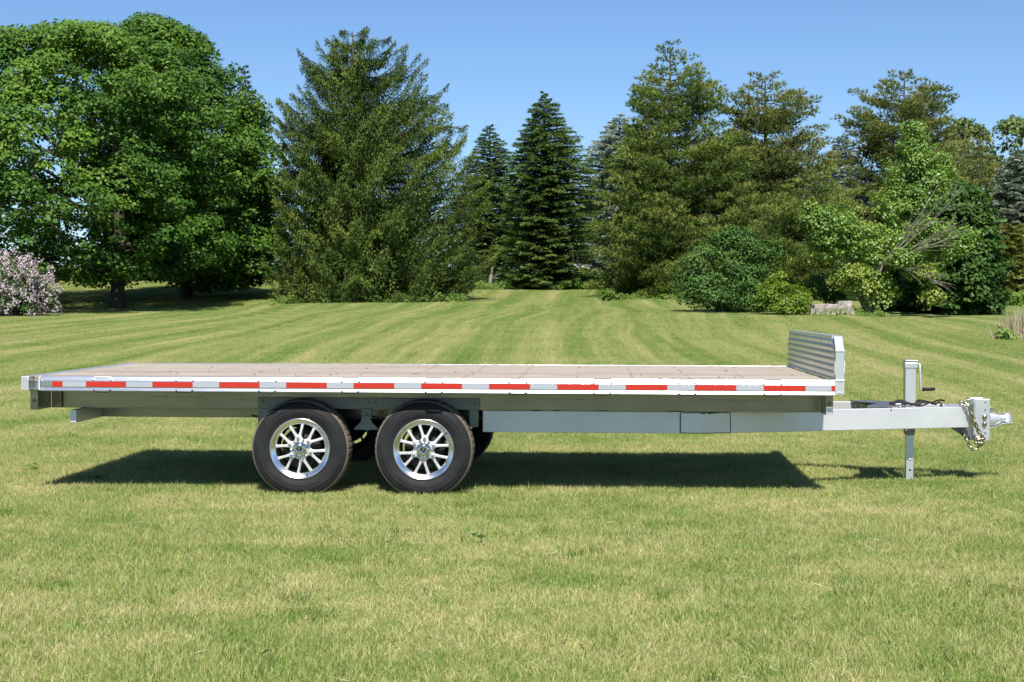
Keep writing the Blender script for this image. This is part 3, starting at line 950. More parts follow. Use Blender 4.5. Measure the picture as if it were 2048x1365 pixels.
bt_root, bt_o = blob_plant('broken_tree', 'storm-broken light green tree with a bare split branch', 1735, 52,
                           [(1828, 285, 1.0, 34, 60), (1822, 350, 1.0, 62, 60), (1850, 380, .9, 60, 55), (1800, 420, .6, 62, 50), (1880, 340, 1.2, 35, 45), (1665, 445, .2, 72, 42), (1640, 430, .2, 45, 35), (1700, 480, 0, 75, 45), (1650, 500, .3, 50, 38), (1760, 500, 0, 62, 50),
                            (1735, 560, -.3, 52, 40), (1755, 590, -.3, 42, 38), (1700, 565, -.1, 42, 30), (1860, 510, -.2, 68, 30), (1915, 478, -.2, 48, 26), (1930, 500, -.2, 28, 22), (1870, 455, -.6, 40, 16), (1825, 480, -.5, 45, 24), (1800, 520, -.7, 40, 22), (1840, 548, -.1, 50, 22), (1862, 588, -.2, 24, 26)],
                           'broken', 95, 0.092, seed=41, cat='tree', crad=.36, stems=10, bark='greybark', tintf=btint, flat=.9)
rb = np.random.default_rng(5)
mb = MB()
base = at(1764, 528, 51.2)
mb.tube([tuple(at(1735, 628, 52)), tuple(at(1742, 575, 52)), tuple(at(1764, 528, 51.4))], [.12, .10, .075], 8)
for (tu, tv, r0) in [(1865, 420, .030), (1895, 462, .020), (1900, 405, .024), (1880, 485, .014), (1850, 415, .012), (1865, 560, .010)]:
    p0, p1 = base + rb.normal(0, .03, 3), at(tu, tv, 50.8)
    pts = curve_pts(p0, p1, rb.uniform(-.12, .12), 8)
    mb.tube(pts, list(np.linspace(r0, .007, 8)), 6)
    for k in range(15):
        i = int(rb.integers(3, 8)); q = np.array(pts[i]); dr = unit((p1 - p0)[None])[0]
        e = q + dr * rb.uniform(.35, 1.0) + rb.normal(0, .24, 3)
        mb.tube(curve_pts(q, e, rb.uniform(-.06, .06), 4), [.0075, .0065, .005, .003], 4, cap=False)
mb.build('broken_branch', M['greybark'], bt_root, origin=bt_o)

blob_plant('shrub', 'large dark green rounded shrub right of the drooping pine boughs', 1445, 53,
           [(1450, 570, 0, 85, 55), (1462, 475, .5, 22, 28), (1400, 545, .3, 50, 55), (1500, 545, .2, 58, 60), (1470, 500, .3, 60, 42), (1420, 500, .4, 35, 35), (1395, 595, -.1, 42, 32), (1490, 595, -.2, 70, 34), (1440, 600, -.3, 60, 28), (1445, 480, .5, 30, 26), (1540, 520, .8, 34, 40), (1375, 575, .3, 34, 44), (1520, 600, .1, 44, 30), (1500, 480, .8, 30, 30)],
           'shrub', 64, 0.088, seed=51, crad=.36)
blob_plant('shrub', 'yellow-green spreading shrub left of the pale stones', 1575, 50.5,
           [(1570, 600, 0, 56, 34), (1540, 590, .2, 34, 38), (1560, 568, .2, 30, 26), (1605, 600, -.1, 32, 26), (1580, 618, -.2, 50, 16)],
           'lime', 60, 0.07, seed=52, crad=.24)
blob_plant('shrub', 'small dark green bush behind the pale stones', 1655, 54,
           [(1650, 585, 0, 38, 30), (1680, 590, .1, 26, 26), (1640, 560, .3, 22, 20)],
           'shrub', 55, 0.08, seed=53, crad=.26)
blob_plant('lilac_bush', 'pink flowering lilac bush at the left edge', 30, 55.5,
           [(25, 580, 0, 80, 50), (-30, 570, 0, 60, 60), (10, 550, .2, 60, 40), (60, 570, .1, 40, 40), (80, 598, 0, 30, 30), (105, 605, -.1, 16, 12), (30, 610, -.2, 70, 22), (-40, 610, 0, 60, 24)],
           'shrub', 42, 0.085, seed=54, crad=.27, extra={'p': .92, 'n': 3, 'mat': 'blossom'})
blob_plant('shrub', 'little bright green bush at the foot of the tallest pine', 1215, 66,
           [(1215, 588, 0, 18, 12), (1240, 594, 0, 12, 7)], 'under', 50, 0.09, seed=55, crad=.2)
blob_plant('shrub', 'low bushy growth under the left side of the layered spruce', 960, 92,
           [(950, 560, 0, 30, 22), (1005, 572, 0, 30, 12), (1050, 577, 0, 30, 8), (930, 545, .5, 24, 26)], 'spruce', 50, 0.14, seed=56, crad=.34)
blob_plant('shrub', 'low yellow-green growth right of the layered spruce', 1165, 90,
           [(1160, 568, 0, 34, 18), (1190, 560, .5, 30, 20), (1140, 575, 0, 25, 10)], 'pine', 50, 0.14, seed=57, crad=.34)

# ---- weeds along the edge of the lawn: nobody could count them
rng = np.random.default_rng(77)
lv = Leaves()


def weeds(u0, u1, Y, n, h):
    for k in range(n):
        u = rng.uniform(u0, u1); y = Y + rng.normal(0, .6)
        p = at(u, 600, y); p[2] = ground(p[0], y) + rng.uniform(0, h)
        clump_leaves(lv, p, np.array([0, -1, .3]), .22, 34, .09, rng, flat=1.0)


weeds(935, 1200, 87.5, 170, .35)
weeds(1200, 1360, 69, 40, .10)
weeds(1940, 2060, 66, 150, .5)
weeds(540, 930, 65.5, 110, .25)
weeds(1690, 1770, 50.6, 14, .05)
weeds(1610, 1690, 50.95, 8, .02)
weeds(1780, 1960, 59, 60, .25)
weeds(2000, 2060, 37.5, 14, .15)
o = lv.build('weeds', M['under'], None, None)
tag(o, 'low weeds growing along the foot of the trees', kind='stuff')

# ---- reeds at the right edge
rr_, ro = tree_root('reed_clump', 2042, 37.5, 'clump of dry pale reeds at the right edge of the lawn', 'reeds')
lv = Leaves()
n = 900
cx = ro[0] + rng.normal(0, .22, n); cy = 37.5 + rng.normal(0, .22, n)
c = np.stack([cx, cy, ground(cx, cy)], 1)
d = np.stack([(cx - ro[0]) * .55 + rng.normal(0, .10, n), rng.normal(0, .12, n), np.ones(n)], 1)
hh = rng.uniform(.3, .84, n) * (1.05 - np.abs(cx - ro[0]) * .8).clip(.3, 1)
lv.add(c, d, rng.normal(0, 1, (n, 3)) * np.array([1, 1, .1]), hh, .022, rng.random(n) ** .8)
lv.build('reed', M['reed'], rr_, ro, kind='needle')

# ---- stones, snag, fence, buildings
def rough_block(mb, x0, x1, y0, y1, z0, z1, seed, taper=.9):
    r = np.random.default_rng(seed)
    nx_, ny_, nz_ = 7, 4, 4
    vs, ids = [], {}
    for i in range(nx_):
        for j in range(ny_):
            for k in range(nz_):
                if 0 < i < nx_ - 1 and 0 < j < ny_ - 1 and 0 < k < nz_ - 1: continue
                fx, fy, fz = i / (nx_ - 1), j / (ny_ - 1), k / (nz_ - 1)
                s = 1 - (1 - taper) * fz
                x = (x0 + x1) / 2 + (fx - .5) * (x1 - x0) * s; y = (y0 + y1) / 2 + (fy - .5) * (y1 - y0) * s
                ids[(i, j, k)] = len(vs)
                vs.append((x + r.normal(0, .012), y + r.normal(0, .02), z0 + fz * (z1 - z0) + r.normal(0, .012)))
    fs = []
    def q(a, b, c, d): fs.append((ids[a], ids[b], ids[c], ids[d]))
    for i in range(nx_ - 1):
        for j in range(ny_ - 1):
            for k in (0, nz_ - 1): q((i, j, k), (i + 1, j, k), (i + 1, j + 1, k), (i, j + 1, k))
        for k in range(nz_ - 1):
            for j in (0, ny_ - 1): q((i, j, k), (i + 1, j, k), (i + 1, j, k + 1), (i, j, k + 1))
    for j in range(ny_ - 1):
        for k in range(nz_ - 1):
            for i in (0, nx_ - 1): q((i, j, k), (i, j + 1, k), (i, j + 1, k + 1), (i, j, k + 1))
    mb.add(vs, fs, False)


def stone(label, u0, u1, vt, Y, dep, seed, taper=.95):
    a, b = at(u0, vt, Y), at(u1, vt, Y)
    g = float(ground(a[0], Y)) - .05
    mb = MB(); rough_block(mb, a[0], b[0], Y, Y + dep, g, a[2], seed, taper)
    o = mb.build('stone_block', M['stone'], None, origin=((a[0] + b[0]) / 2, Y, g), loc=((a[0] + b[0]) / 2, Y, g), bevel=.012)
    tag(o, label, 'stone', 'pale stones at the foot of the broken tree')


stone('long low pale stone slab beside the yellow-green shrub', 1622, 1679, 609, 50.6, .5, 1)
stone('squarer upright pale stone leaning at the right end of the slab', 1674, 1708, 603, 50.9, .4, 2, .8)

sr, so = tree_root('dead_snag', 984, 90.5, 'short pale dead trunk with a bare snapped branch left of the layered spruce', 'dead tree')
mb = MB()
mb.tube([tuple(at(980, 588, 90.5)), tuple(at(981, 560, 90.5)), tuple(at(985, 535, 90.5))], [.17, .11, .05], 8)
mb.tube([tuple(at(980, 577, 90.5) + np.array([-.2, 0, 0])), tuple(at(984, 572, 90.5))], [.1, .1], 7)
mb.build('trunk', M['greybark'], sr, origin=so)
mb = MB(); mb.tube([tuple(at(983, 556, 90.5)), tuple(at(1008, 557, 90.3))], [.035, .02], 6)
mb.tube([tuple(at(983, 555, 90.5)), tuple(at(1005, 546, 90.3))], [.035, .015], 6)
mb.build('branch', M['greybark'], sr, origin=so)

fr_, fo = tree_root('rail_fence', 2028, 69, 'old split-rail fence post and rails by the weeds at the right edge', 'fence')
a = at(2028, 586, 69)
mb = MB(); mb.tube([(a[0], 69, fo[2] - .1), (a[0] + .02, 69, a[2])], [.09, .07], 7); mb.build('post', M['oldwood'], fr_, origin=fo)
for (v1, v2, u1) in ((596, 597, 1996), (604, 602, 2002)):
    mb = MB(); mb.tube([tuple(at(u1, v1, 69.3)), tuple(at(2028, v2, 69.05))], [.05, .06], 6); mb.build('rail', M['oldwood'], fr_, origin=fo)
    mb = MB(); mb.tube([tuple(at(2028, v2, 69.05)), tuple(at(2090, v2 + 1, 69.6))], [.05, .05], 6); mb.build('rail', M['oldwood'], fr_, origin=fo)

# white house glimpsed between the spruces
hx0, hx1, hy = at(945, 500, 135)[0], at(1262, 500, 135)[0], 135.0
hz = float(ground((hx0 + hx1) / 2, hy)); ht = at(1000, 468, 135)[2]
hr = empty('white_house', ((hx0 + hx1) / 2, hy, hz), 'long white house glimpsed through the spruces in the middle', 'house')
ho = ((hx0 + hx1) / 2, hy, hz)
nb_ = 10
for i in range(nb_):
    z0 = hz + (ht - hz) * i / nb_; z1 = hz + (ht - hz) * (i + 1) / nb_
    MB().box(hx0, hx1, hy - .012 * (i % 2), hy + 7, z0, z1 - .02).build('siding_board', M['siding'], hr, origin=ho)
MB().prism([(hy - .5, ht - .1), (hy + 3.5, ht + .8), (hy + 7.5, ht - .1)], 'x', hx0 - .4, hx1 + .4).build('roof', M['roofing'], hr, origin=ho)
for k in range(5):
    wx = hx0 + 1.2 + k * (hx1 - hx0 - 2.4) / 4
    f = MB().box(wx - .55, wx + .55, hy - .08, hy - .02, hz + 1.0, hz + 2.3).build('window', M['greypaint'], hr, origin=ho)
    MB().box(wx - .46, wx + .46, hy - .10, hy - .085, hz + 1.09, hz + 2.21).build('pane', M['glass'], f, origin=(0, 0, 0)).location = (-ho[0], -ho[1], -ho[2])

# grey shed glimpsed behind the right-hand maple trunk
sx, sz0 = at(352, 550, 104), None
sg = float(ground(sx[0], 104))
a0, a1 = at(340, 560, 104), at(372, 560, 104)
zt = at(350, 532, 104)[2]; zm = at(350, 545, 104)[2]
sh = empty('shed', (sx[0], 104, sg), 'small light grey shed glimpsed beside the tallest maple trunk', 'shed')
so_ = (sx[0], 104, sg)
MB().box(a0[0], a1[0], 104, 106, sg, zm).build('wall', M['greypaint'], sh, origin=so_)
MB().prism([(a0[0] - .15, zm), ((a0[0] + a1[0]) / 2 - .1, zt), (a1[0] + .15, zm - .1)], 'y', 103.8, 106.2).build('roof', M['siding'], sh, origin=so_)
MB().box(a0[0] + .25, a0[0] + .75, 103.97, 103.99, sg, zm - .15).build('door', M['glass'], sh, origin=so_)

# ------------------------------------------------------------------ the trailer
TO = Vector((-1.6, 12.095, 0.0))
TR = empty('flatbed_trailer', TO, 'long aluminium flatbed trailer with wood deck and red-white tape', 'trailer', rot=(0, math.atan(0.0031), 0))
Y0, Y1, YC = 10.80, 13.39, 12.095
XR, XF = -3.925, 1.588
ZT, ZB = 0.811, 0.7095


def part(mb, name, mat, parent=TR, bevel=0.0, kind=None):
    o = mb.build(name, M[mat], parent, bevel=bevel, origin=TO, kind=kind)
    return o


def mirror(y): return 2 * YC - y


# side rails: chamfered upper face, flat band for the tape, flared lower lip
prof = [(Y0 + .070, ZT), (Y0 + .024, ZT), (Y0 + .009, ZT - .030), (Y0 + .006, ZT - .033), (Y0 + .006, ZT - .073), (Y0 + .010, ZT - .0755),
        (Y0 + .001, ZB + .004), (Y0 + .003, ZB), (Y0 + .070, ZB)]
part(MB().prism(prof, 'x', -3.795, XF), 'side_rail', 'rail', bevel=.0015)
part(MB().prism([(mirror(y), z) for (y, z) in prof], 'x', -3.795, XF), 'side_rail', 'rail', bevel=.0015)
# rear bumper tube, its end plate, stake-pocket tubes
part(MB().box(XR, -3.868, Y0 - .01, Y1 + .01, ZB + .002, ZT - .001), 'rear_channel', 'galv', bevel=.004)
part(MB().box(-3.868, -3.798, Y0 + .04, mirror(Y0 + .04), ZB + .004, ZT - .042), 'rear_sill', 'rail', bevel=.003)
for yy, sg_ in ((Y0, 1), (Y1, -1)):
    mb = MB()
    ya, yb = sorted((yy - sg_ * .035, yy + sg_ * .04))
    x0, x1, z0, z1, w = -3.866, -3.800, ZB + .014, ZT - .020, .006
    mb.box(x0, x1, ya, yb, z0, z0 + w).box(x0, x1, ya, yb, z1 - w, z1).box(x0, x0 + w, ya, yb, z0 + w, z1 - w).box(x1 - w, x1, ya, yb, z0 + w, z1 - w)
    part(mb, 'stake_pocket', 'rail', bevel=.001)
    mb = MB()
    for k in range(9):
        t = k / 8
        mb.obox((-3.797, yy - sg_ * .002, ZB + .01 + t * (ZT - ZB - .02)), (.005, 0, 0), (0, .006, 0), (0, 0, .0045))
        mb.obox((-3.872, yy - sg_ * .012, ZB + .01 + t * (ZT - ZB - .02)), (.005, 0, 0), (0, .005, 0), (0, 0, .0045))
    part(mb, 'weld_seam', 'weld', bevel=.002, kind='stuff')

# deck boards, each its own piece
nbd = 14
bw = (Y1 - Y0 - .15) / nbd
for i in range(nbd):
    ya = Y0 + .075 + i * bw
    o = MB().box(-3.864, XF - .004, ya + .003, ya + bw - .003, ZT - .040, ZT - .004 + random.uniform(-.002, .0015)).build('deck_board', M['wood'], TR, bevel=.003, origin=TO)
mb = MB()
for i in range(nbd):
    for k in range(14):
        x = -3.6 + k * .385
        if random.random() < .35: continue
        for dy in (.045, bw - .045):
            mb.lathe([(.0, .0016), (.0045, .0014), (.0055, 0)], (x + random.uniform(-.006, .006), Y0 + .075 + i * bw + dy, ZT - .002), 'z', 6)
part(mb, 'deck_screw', 'bark', kind='stuff')
mb = MB()
rs2 = random.Random(4)
for k in range(26):
    x, y = rs2.uniform(-3.2, 1.4), rs2.uniform(Y0 + .2, Y1 - .2)
    mb.obox((x, y, ZT + .002), (rs2.uniform(.003, .008), 0, .001), (0, rs2.uniform(.004, .01), 0), (0, 0, .002))
o = part(mb, 'debris', 'bark_piece' if 'bark_piece' in M else 'bark', kind='stuff')

# reflective tape
reds = [(-3.712, -3.641)] + [(-3.477 + i * .4594, -3.201 + i * .4594) for i in range(11)] + [(1.566, XF - .003)]
for i, (a, b) in enumerate(reds):
    zc = ZT - .053
    part(MB().box(a, b, Y0 + .0040, Y0 + .0062, zc - .0185, zc + .0185), 'red_tape', 'red')
    if i + 1 < len(reds):
        part(MB().box(b + .001, reds[i + 1][0] - .001, Y0 + .0042, Y0 + .0062, zc - .0185, zc + .0185), 'silver_tape', 'silver')

# rope hooks under the rail with weld pads above
hk = None
for i in range(9):
    xa = -3.424 + i * .5675
    if hk is None:
        mb = MB()
        pts = [(0, .014, .008), (.005, -.004, .004), (.014, -.008, -.003), (.104, -.008, -.003), (.113, -.004, .004), (.118, .014, .008)]
        mb.tube(pts, .0062, 8)
        hk = mb.build('rope_hook', M['dark_steel'], TR)
        hk.location = Vector((xa, Y0, ZB + .002)) - TO
        mb = MB()
        for q in (0.0, .118):
            mb.obox((q, .006, .0), (.010, 0, 0), (0, .006, 0), (0, 0, .007))
        mb.tube([(0, .016, .014), (.118, .016, .014)], .0055, 6)
        pad = mb.build('weld_pad', M['weld'], TR, bevel=.002)
        pad.location = Vector((xa, Y0 + .004, ZT - .020)) - TO
    else:
        again(hk, TR, Vector((xa, Y0, ZB + .002)) - TO)
        again(pad, TR, Vector((xa, Y0 + .004, ZT - .020)) - TO)

# cross members under the boards and the end outriggers
for k in range(13):
    x = -3.55 + k * .40
    part(MB().box(x - .02, x + .02, Y0 + .075, mirror(Y0 + .075), ZB + .005, ZT - .042), 'cross_member', 'beam')
for (xa, xb, ya, zb) in ((-3.905, -3.852, Y0 + .12, .5735), (1.540, 1.590, Y0 + .10, .572)):
    for s in (0, 1):
        y0_, y1_ = (ya, 11.19) if s == 0 else (mirror(11.19), mirror(ya))
        w = .005
        mb = MB().box(xa, xb, y0_, y1_, ZB - w, ZB - .0005).box(xa, xb, y0_, y1_, zb, zb + w)
        mb.box(xb - w if xa < 0 else xa, xb if xa < 0 else xa + w, y0_ + .001, y1_, zb + w, ZB - w)
        o = part(mb, 'outrigger', 'beam', bevel=.001)
        ye = (y0_ - .004, y0_) if s == 0 else (y1_, y1_ + .004)
        part(MB().box(xa, xb, ye[0], ye[1], zb + (.055 if xa > 0 else 0), ZB - .001), 'end_plate', 'beam', o).matrix_parent_inverse = Matrix()
        if xa > 0 and s == 0:
            part(MB().box(xa + .002, xb - .002, ye[0] - .002, ye[1], zb, zb + .048), 'end_cap', 'galv', o)
        part(MB().lathe([(0, -.010), (.010, -.009), (.012, -.003), (.012, 0)], ((xa + xb) / 2, ye[0], (ZB + zb) / 2 + (.01 if xa > 0 else -.005)), 'y', 12), 'bolt', 'mid_steel', o)

# main longitudinal beams just under the rails
for (y0_, y1_) in ((11.19, 11.25), (mirror(11.25), mirror(11.19))):
    part(MB().box(-3.850, 1.540, y0_, y1_, .571, ZB - .001), 'main_beam', 'beam', bevel=.003)
part(MB().box(-3.775, -3.767, 11.183, 11.1895, .576, ZB - .004), 'weld_seam', 'darkweld', kind='stuff')
for (xa, xb) in ((-3.15, -2.75), (-.42, -.08), (.72, 1.05)):
    mb = MB()
    q = xa
    while q < xb:
        l_ = random.uniform(.006, .022)
        mb.box(q, q + l_, 11.1885, 11.1895, .651, .651 + random.uniform(.003, .007)); q += l_ + random.uniform(.004, .012)
    part(mb, 'mill_print', 'mid_steel', kind='stuff')
# lower rear frame: tube across the tail and two rails running to the axles
for s in (0, 1):
    ya, yb = (11.57, 11.62) if s == 0 else (mirror(11.62), mirror(11.57))
    part(MB().box(-3.60, -0.85, ya, yb, .482, .5705), 'lower_beam', 'beam', bevel=.003)
part(MB().box(-3.645, -3.60, 10.97, mirror(10.97), .482, .5695), 'tail_tube', 'tongue', bevel=.003)

# A-frame: straight under the deck, then bent inwards to the coupler
XB = 0.76
AZ0, AZ1 = .418, .5700
ends = ((XB, 11.20), (2.735, 11.955))
dx, dy = ends[1][0] - ends[0][0], ends[1][1] - ends[0][1]
ln = math.hypot(dx, dy); nx_, ny_ = -dy / ln, dx / ln
bwid = .052
for s in (0, 1):
    out_ = [(-0.792, 11.20), (XB, 11.20), (ends[1][0], ends[1][1])]
    inn = [(-0.792, 11.20 + bwid), (XB - .012, 11.20 + bwid), (ends[1][0] + nx_ * bwid, ends[1][1] + ny_ * bwid)]
    poly = out_ + inn[::-1]
    if s: poly = [(x, mirror(y)) for x, y in poly]
    part(MB().prism(poly, 'z', AZ0, AZ1), 'tongue_beam', 'tongue', bevel=.004)
# patch plate over the bend, with its weld outline
mb = MB()
t1, t2, th_ = -.175, .185, .007
ex, ey = dx / ln, dy / ln
poly = [(XB + t1, 11.20), (XB, 11.20), (XB + ex * t2, 11.20 + ey * t2), (XB + ex * t2 + ey * th_, 11.20 + ey * t2 - ex * th_), (XB, 11.20 - th_), (XB + t1, 11.20 - th_)]
part(MB().prism(poly, 'z', AZ0 + .006, AZ1 - .010), 'patch_plate', 'tongue', bevel=.001)
mb = MB()
for z in (AZ0 + .005, AZ1 - .009):
    nw = 26
    wp = []
    for i in range(nw + 1):
        q = t1 + (t2 - t1) * i / nw
        wp.append((XB + (q if q < 0 else ex * q), 11.1965 + (0 if q < 0 else ey * q), z + random.uniform(-.0012, .0012)))
    mb.tube(wp, [random.uniform(.0028, .0052) * (1.5 if z > .5 and 9 < i < 20 else 1) for i in range(nw + 1)], 6)
mb.tube([(XB + t1, 11.197, AZ0 + .006), (XB + t1, 11.197, AZ1 - .01)], .0055, 6)
mb.tube([(XB + ex * t2, 11.197 + ey * t2, AZ0 + .006), (XB + ex * t2, 11.197 + ey * t2, AZ1 - .01)], .0055, 6)
part(mb, 'weld_seam', 'darkweld', kind='stuff')
mb = MB()
for (a, b) in ((-.45, -.38), (-.30, -.25), (.02, .08), (.50, .60)):
    mb.tube([(a, 11.190, .572), ((a + b) / 2, 11.189, .5735), (b, 11.190, .572)], .0032, 5)
part(mb, 'weld_seam', 'darkweld', kind='stuff')

# tongue fittings
part(MB().box(2.06, 2.13, 11.72, mirror(11.72), .548, .566), 'tongue_brace', 'mid_steel')
part(MB().prism([(1.95, 11.70), (2.25, 11.82), (2.25, mirror(11.82)), (1.95, mirror(11.70)), (1.99, 12.30), (2.10, 12.095), (1.99, 11.89)], 'z', .5755, .583), 'top_gusset', 'mid_steel', bevel=.001)
part(MB().prism([(2.60, 11.99), (2.77, 12.03), (2.77, mirror(12.03)), (2.60, mirror(11.99))], 'z', .5705, .578), 'nose_plate', 'galv', bevel=.001)

# jack: outer tube, head, crank, drop leg with holes
JX0, JX1, JY0, JY1 = 2.272, 2.352, 11.975, 12.055
JY = 12.015
mb = MB().box(JX0, JX1, JY0, JY1, .40, .875)
jack = part(mb, 'jack_post', 'galv', bevel=.006)
part(MB().box(JX0 - .004, JX1 + .010, JY0 - .006, JY1 + .006, .850, .893), 'jack_head', 'galv', jack, bevel=.005)
part(MB().box(JX0 - .002, JX1 + .014, JY0 - .008, JY1 + .008, .893, .911), 'jack_cap', 'rail', jack, bevel=.004)
part(MB().prism([(JX0 + .004, .418), (JX0 + .004, .375), (JX0 + .014, .355), (JX1 - .008, .355), (JX1 - .002, .375), (JX1 - .002, .418)], 'y', JY0 + .004, JY1 - .004), 'jack_sleeve', 'hanger', jack, bevel=.003)
leg = part(MB().box(JX0 + .014, JX1 - .012, JY0 + .010, JY1 - .010, -.025, .37), 'jack_leg', 'galv', jack, bevel=.004)
for z in (.175, .098, .022):
    part(MB().lathe([(0, -.0012), (.0085, -.001), (.0085, .001)], (JX0 + .042, JY0 + .010, z), 'y', 14), 'pin_hole', 'dark_steel' if z < .15 else 'rail', jack)
part(MB().tube([(JX1 + .004, JY, .885), (JX1 + .022, JY - .01, .885), (JX1 + .030, JY - .02, .876), (JX1 + .034, JY - .03, .70), (JX1 + .040, JY - .03, .694), (JX1 + .05, JY - .03, .694)], .0062, 8), 'crank_rod', 'galv', jack)
part(MB().tube([(JX1 + .046, JY - .03, .694), (JX1 + .050, JY - .03, .694), (JX1 + .136, JY - .03, .697), (JX1 + .140, JY - .03, .697)], [.009, .0135, .0125, .009], 14), 'crank_grip', 'black', jack)
# wiring lying over the beams
rw = np.random.default_rng(3)
mb = MB()
for k in range(4):
    pts = []
    for i in range(14):
        t = i / 13
        pts.append((2.16 + t * (.30 + .04 * k), 11.83 + .05 * k + .09 * t, .578 + .024 * math.sin(t * math.pi * (1.5 + .4 * k)) ** 2 + .004 * k))
    mb.tube(pts, .0068, 7)
part(mb, 'brake_cable', 'black')
part(MB().box(2.17, 2.215, 11.80, 11.84, .575, .600), 'wiring_box', 'rail', bevel=.004)
mb = MB()
for (x, y) in ((1.90, 11.68), (1.86, 11.66), (2.52, 11.90)):
    mb.lathe([(0, .028), (.010, .026), (.012, .01), (.006, .008), (.006, 0)], (x, y, .570), 'z', 10)
part(mb, 'wiring_clip', 'dark_steel', kind='stuff')

# coupler plate (a channel with holes), bolts, coupler with its latch
PX0, PX1, PY = 2.768, 2.892, 11.985
w = .009
mb = MB()
mb.box(PX0 + .005, PX0 + .005 + w, PY, mirror(PY), .318, .628)
mb.box(PX0 + .005 + w, PX1, PY, PY + w, .318, .626)
mb.box(PX0 + .005 + w, PX1, mirror(PY) - w, mirror(PY), .318, .626)
cpl = part(mb, 'coupler_channel', 'galv', bevel=.005)
mb = MB()
for z in (.600, .545, .375, .335, .440):
    mb.lathe([(0, -.001), (.006, -.0008), (.006, .001)], (2.858, PY, z), 'y', 12)
part(mb, 'bolt_hole', 'dark_steel', cpl, kind='stuff')
for z in (.493, .441):
    part(MB().lathe([(0, -.022), (.011, -.021), (.0165, -.015), (.0175, -.003), (.0175, 0)], (2.853, PY, z + .002), 'y', 6 if False else 18), 'bolt', 'zinc', cpl)
part(MB().box(PX1 - .03, PX1 + .012, PY + .03, mirror(PY + .03), .42, .532), 'coupler_mount', 'hanger', cpl, bevel=.004)
# coupler body: lofted from a tall rear section to the round ball socket
secs = [(2.895, .410, .526, .050), (2.935, .414, .520, .048), (2.975, .432, .510, .040), (3.005, .452, .503, .034), (3.03, .455, .505, .036)]
mb = MB(); vs = []; nsec = 14
for (x, z0, z1, hw_) in secs:
    for k in range(nsec):
        a = 2 * math.pi * k / nsec
        cy_, cz_ = math.cos(a), math.sin(a)
        e = .55
        yy = math.copysign(abs(cy_) ** e, cy_) * hw_; zz = math.copysign(abs(cz_) ** e, cz_)
        vs.append((x, YC + yy, (z0 + z1) / 2 + zz * (z1 - z0) / 2))
fs = [(i * nsec + k, i * nsec + (k + 1) % nsec, (i + 1) * nsec + (k + 1) % nsec, (i + 1) * nsec + k) for i in range(len(secs) - 1) for k in range(nsec)]
mb.add(vs, fs, True)
mb.lathe([(.0, .035), (.018, .030), (.030, .018), (.036, .0), (.037, -.022), (.042, -.028), (.042, -.033), (.030, -.033)], (3.040, YC, .487), 'z', 24)
part(mb, 'coupler', 'galv', cpl)
mb = MB()
mb.prism([(2.893, .404), (2.935, .408), (3.00, .438), (3.080, .447), (3.080, .453), (3.00, .445), (2.935, .415), (2.893, .411)], 'y', YC - .050, YC + .050)
part(mb, 'coupler_flange', 'rail', cpl, bevel=.002)
mb = MB().obox((2.945, YC, .540), (.028, 0, -.018), (0, .018, 0), (.002, 0, .003)).obox((2.925, YC, .532), (.004, 0, -.001), (0, .012, 0), (0, 0, .022)).box(2.97, 2.99, YC - .012, YC + .012, .500, .522)
part(mb, 'coupler_latch', 'rail', cpl, bevel=.002)
mb = MB().obox((2.745, 11.98, .618), (.024, 0, .006), (0, .012, 0), (0, 0, .010)).box(2.735, 2.775, 11.97, 12.0, .585, .612).tube([(2.66, 11.96, .585), (2.72, 11.965, .582), (2.775, 11.98, .586)], .009, 8)
part(mb, 'breakaway_switch', 'rail', bevel=.002)
part(MB().prism([(2.60, .418), (2.77, .418), (2.77, .318), (2.755, .318)], 'y', 12.03, 12.04), 'nose_gusset', 'mid_steel')


# safety chains: each link a small bent ring
def link(mb, p, d, side, L=.032, W=.012, r=.0046):
    d = Vector(d).normalized(); side = (Vector(side) - d * Vector(side).dot(d)).normalized()
    pts = []
    for k in range(13):
        a = 2 * math.pi * k / 12
        q = d * (math.cos(a) * W + math.copysign(L / 2 - W * .4, math.cos(a))) + side * math.sin(a) * W
        pts.append(Vector(p) + q)
    mb.tube(pts, r, 6, cap=False)


def chain(pts, step=.026):
    mb = MB()
    P_ = [Vector(p) for p in pts]
    seg = []
    for a, b in zip(P_[:-1], P_[1:]):
        n = max(1, int((b - a).length / .004))
        seg += [a + (b - a) * (i / n) for i in range(n)]
    acc, last, k = 0, seg[0], 0
    for i in range(1, len(seg)):
        acc += (seg[i] - seg[i - 1]).length
        if acc >= step:
            d = seg[i] - last
            link(mb, (seg[i] + last) / 2, d, (0, 1, 0.1) if k % 2 else (1, .35, 0.2))
            last = seg[i]; acc = 0; k += 1
    return mb


cy1 = 11.925
part(chain([(2.655, cy1 + .02, .602), (2.665, cy1, .612), (2.69, cy1 - .005, .598), (2.72, cy1 - .02, .575), (2.74, cy1 - .02, .52), (2.765, cy1 - .02, .455), (2.795, cy1 + .01, .40), (2.825, cy1 + .015, .355), (2.835, cy1 + .02, .33), (2.825, cy1 + .01, .30), (2.80, cy1 + .01, .292), (2.775, cy1 + .01, .315), (2.79, cy1 + .01, .34), (2.815, cy1, .335)]), 'safety_chain', 'zinc')
part(chain([(2.705, cy1 + .08, .41), (2.712, cy1 + .07, .375), (2.722, cy1 + .06, .33), (2.742, cy1 + .05, .28), (2.765, cy1 + .04, .252), (2.79, cy1 + .03, .258), (2.81, cy1 + .02, .285), (2.835, cy1 + .02, .30), (2.845, cy1 + .01, .325), (2.825, cy1 + .01, .345), (2.80, cy1 + .01, .330), (2.79, cy1, .305)]), 'safety_chain', 'zinc')
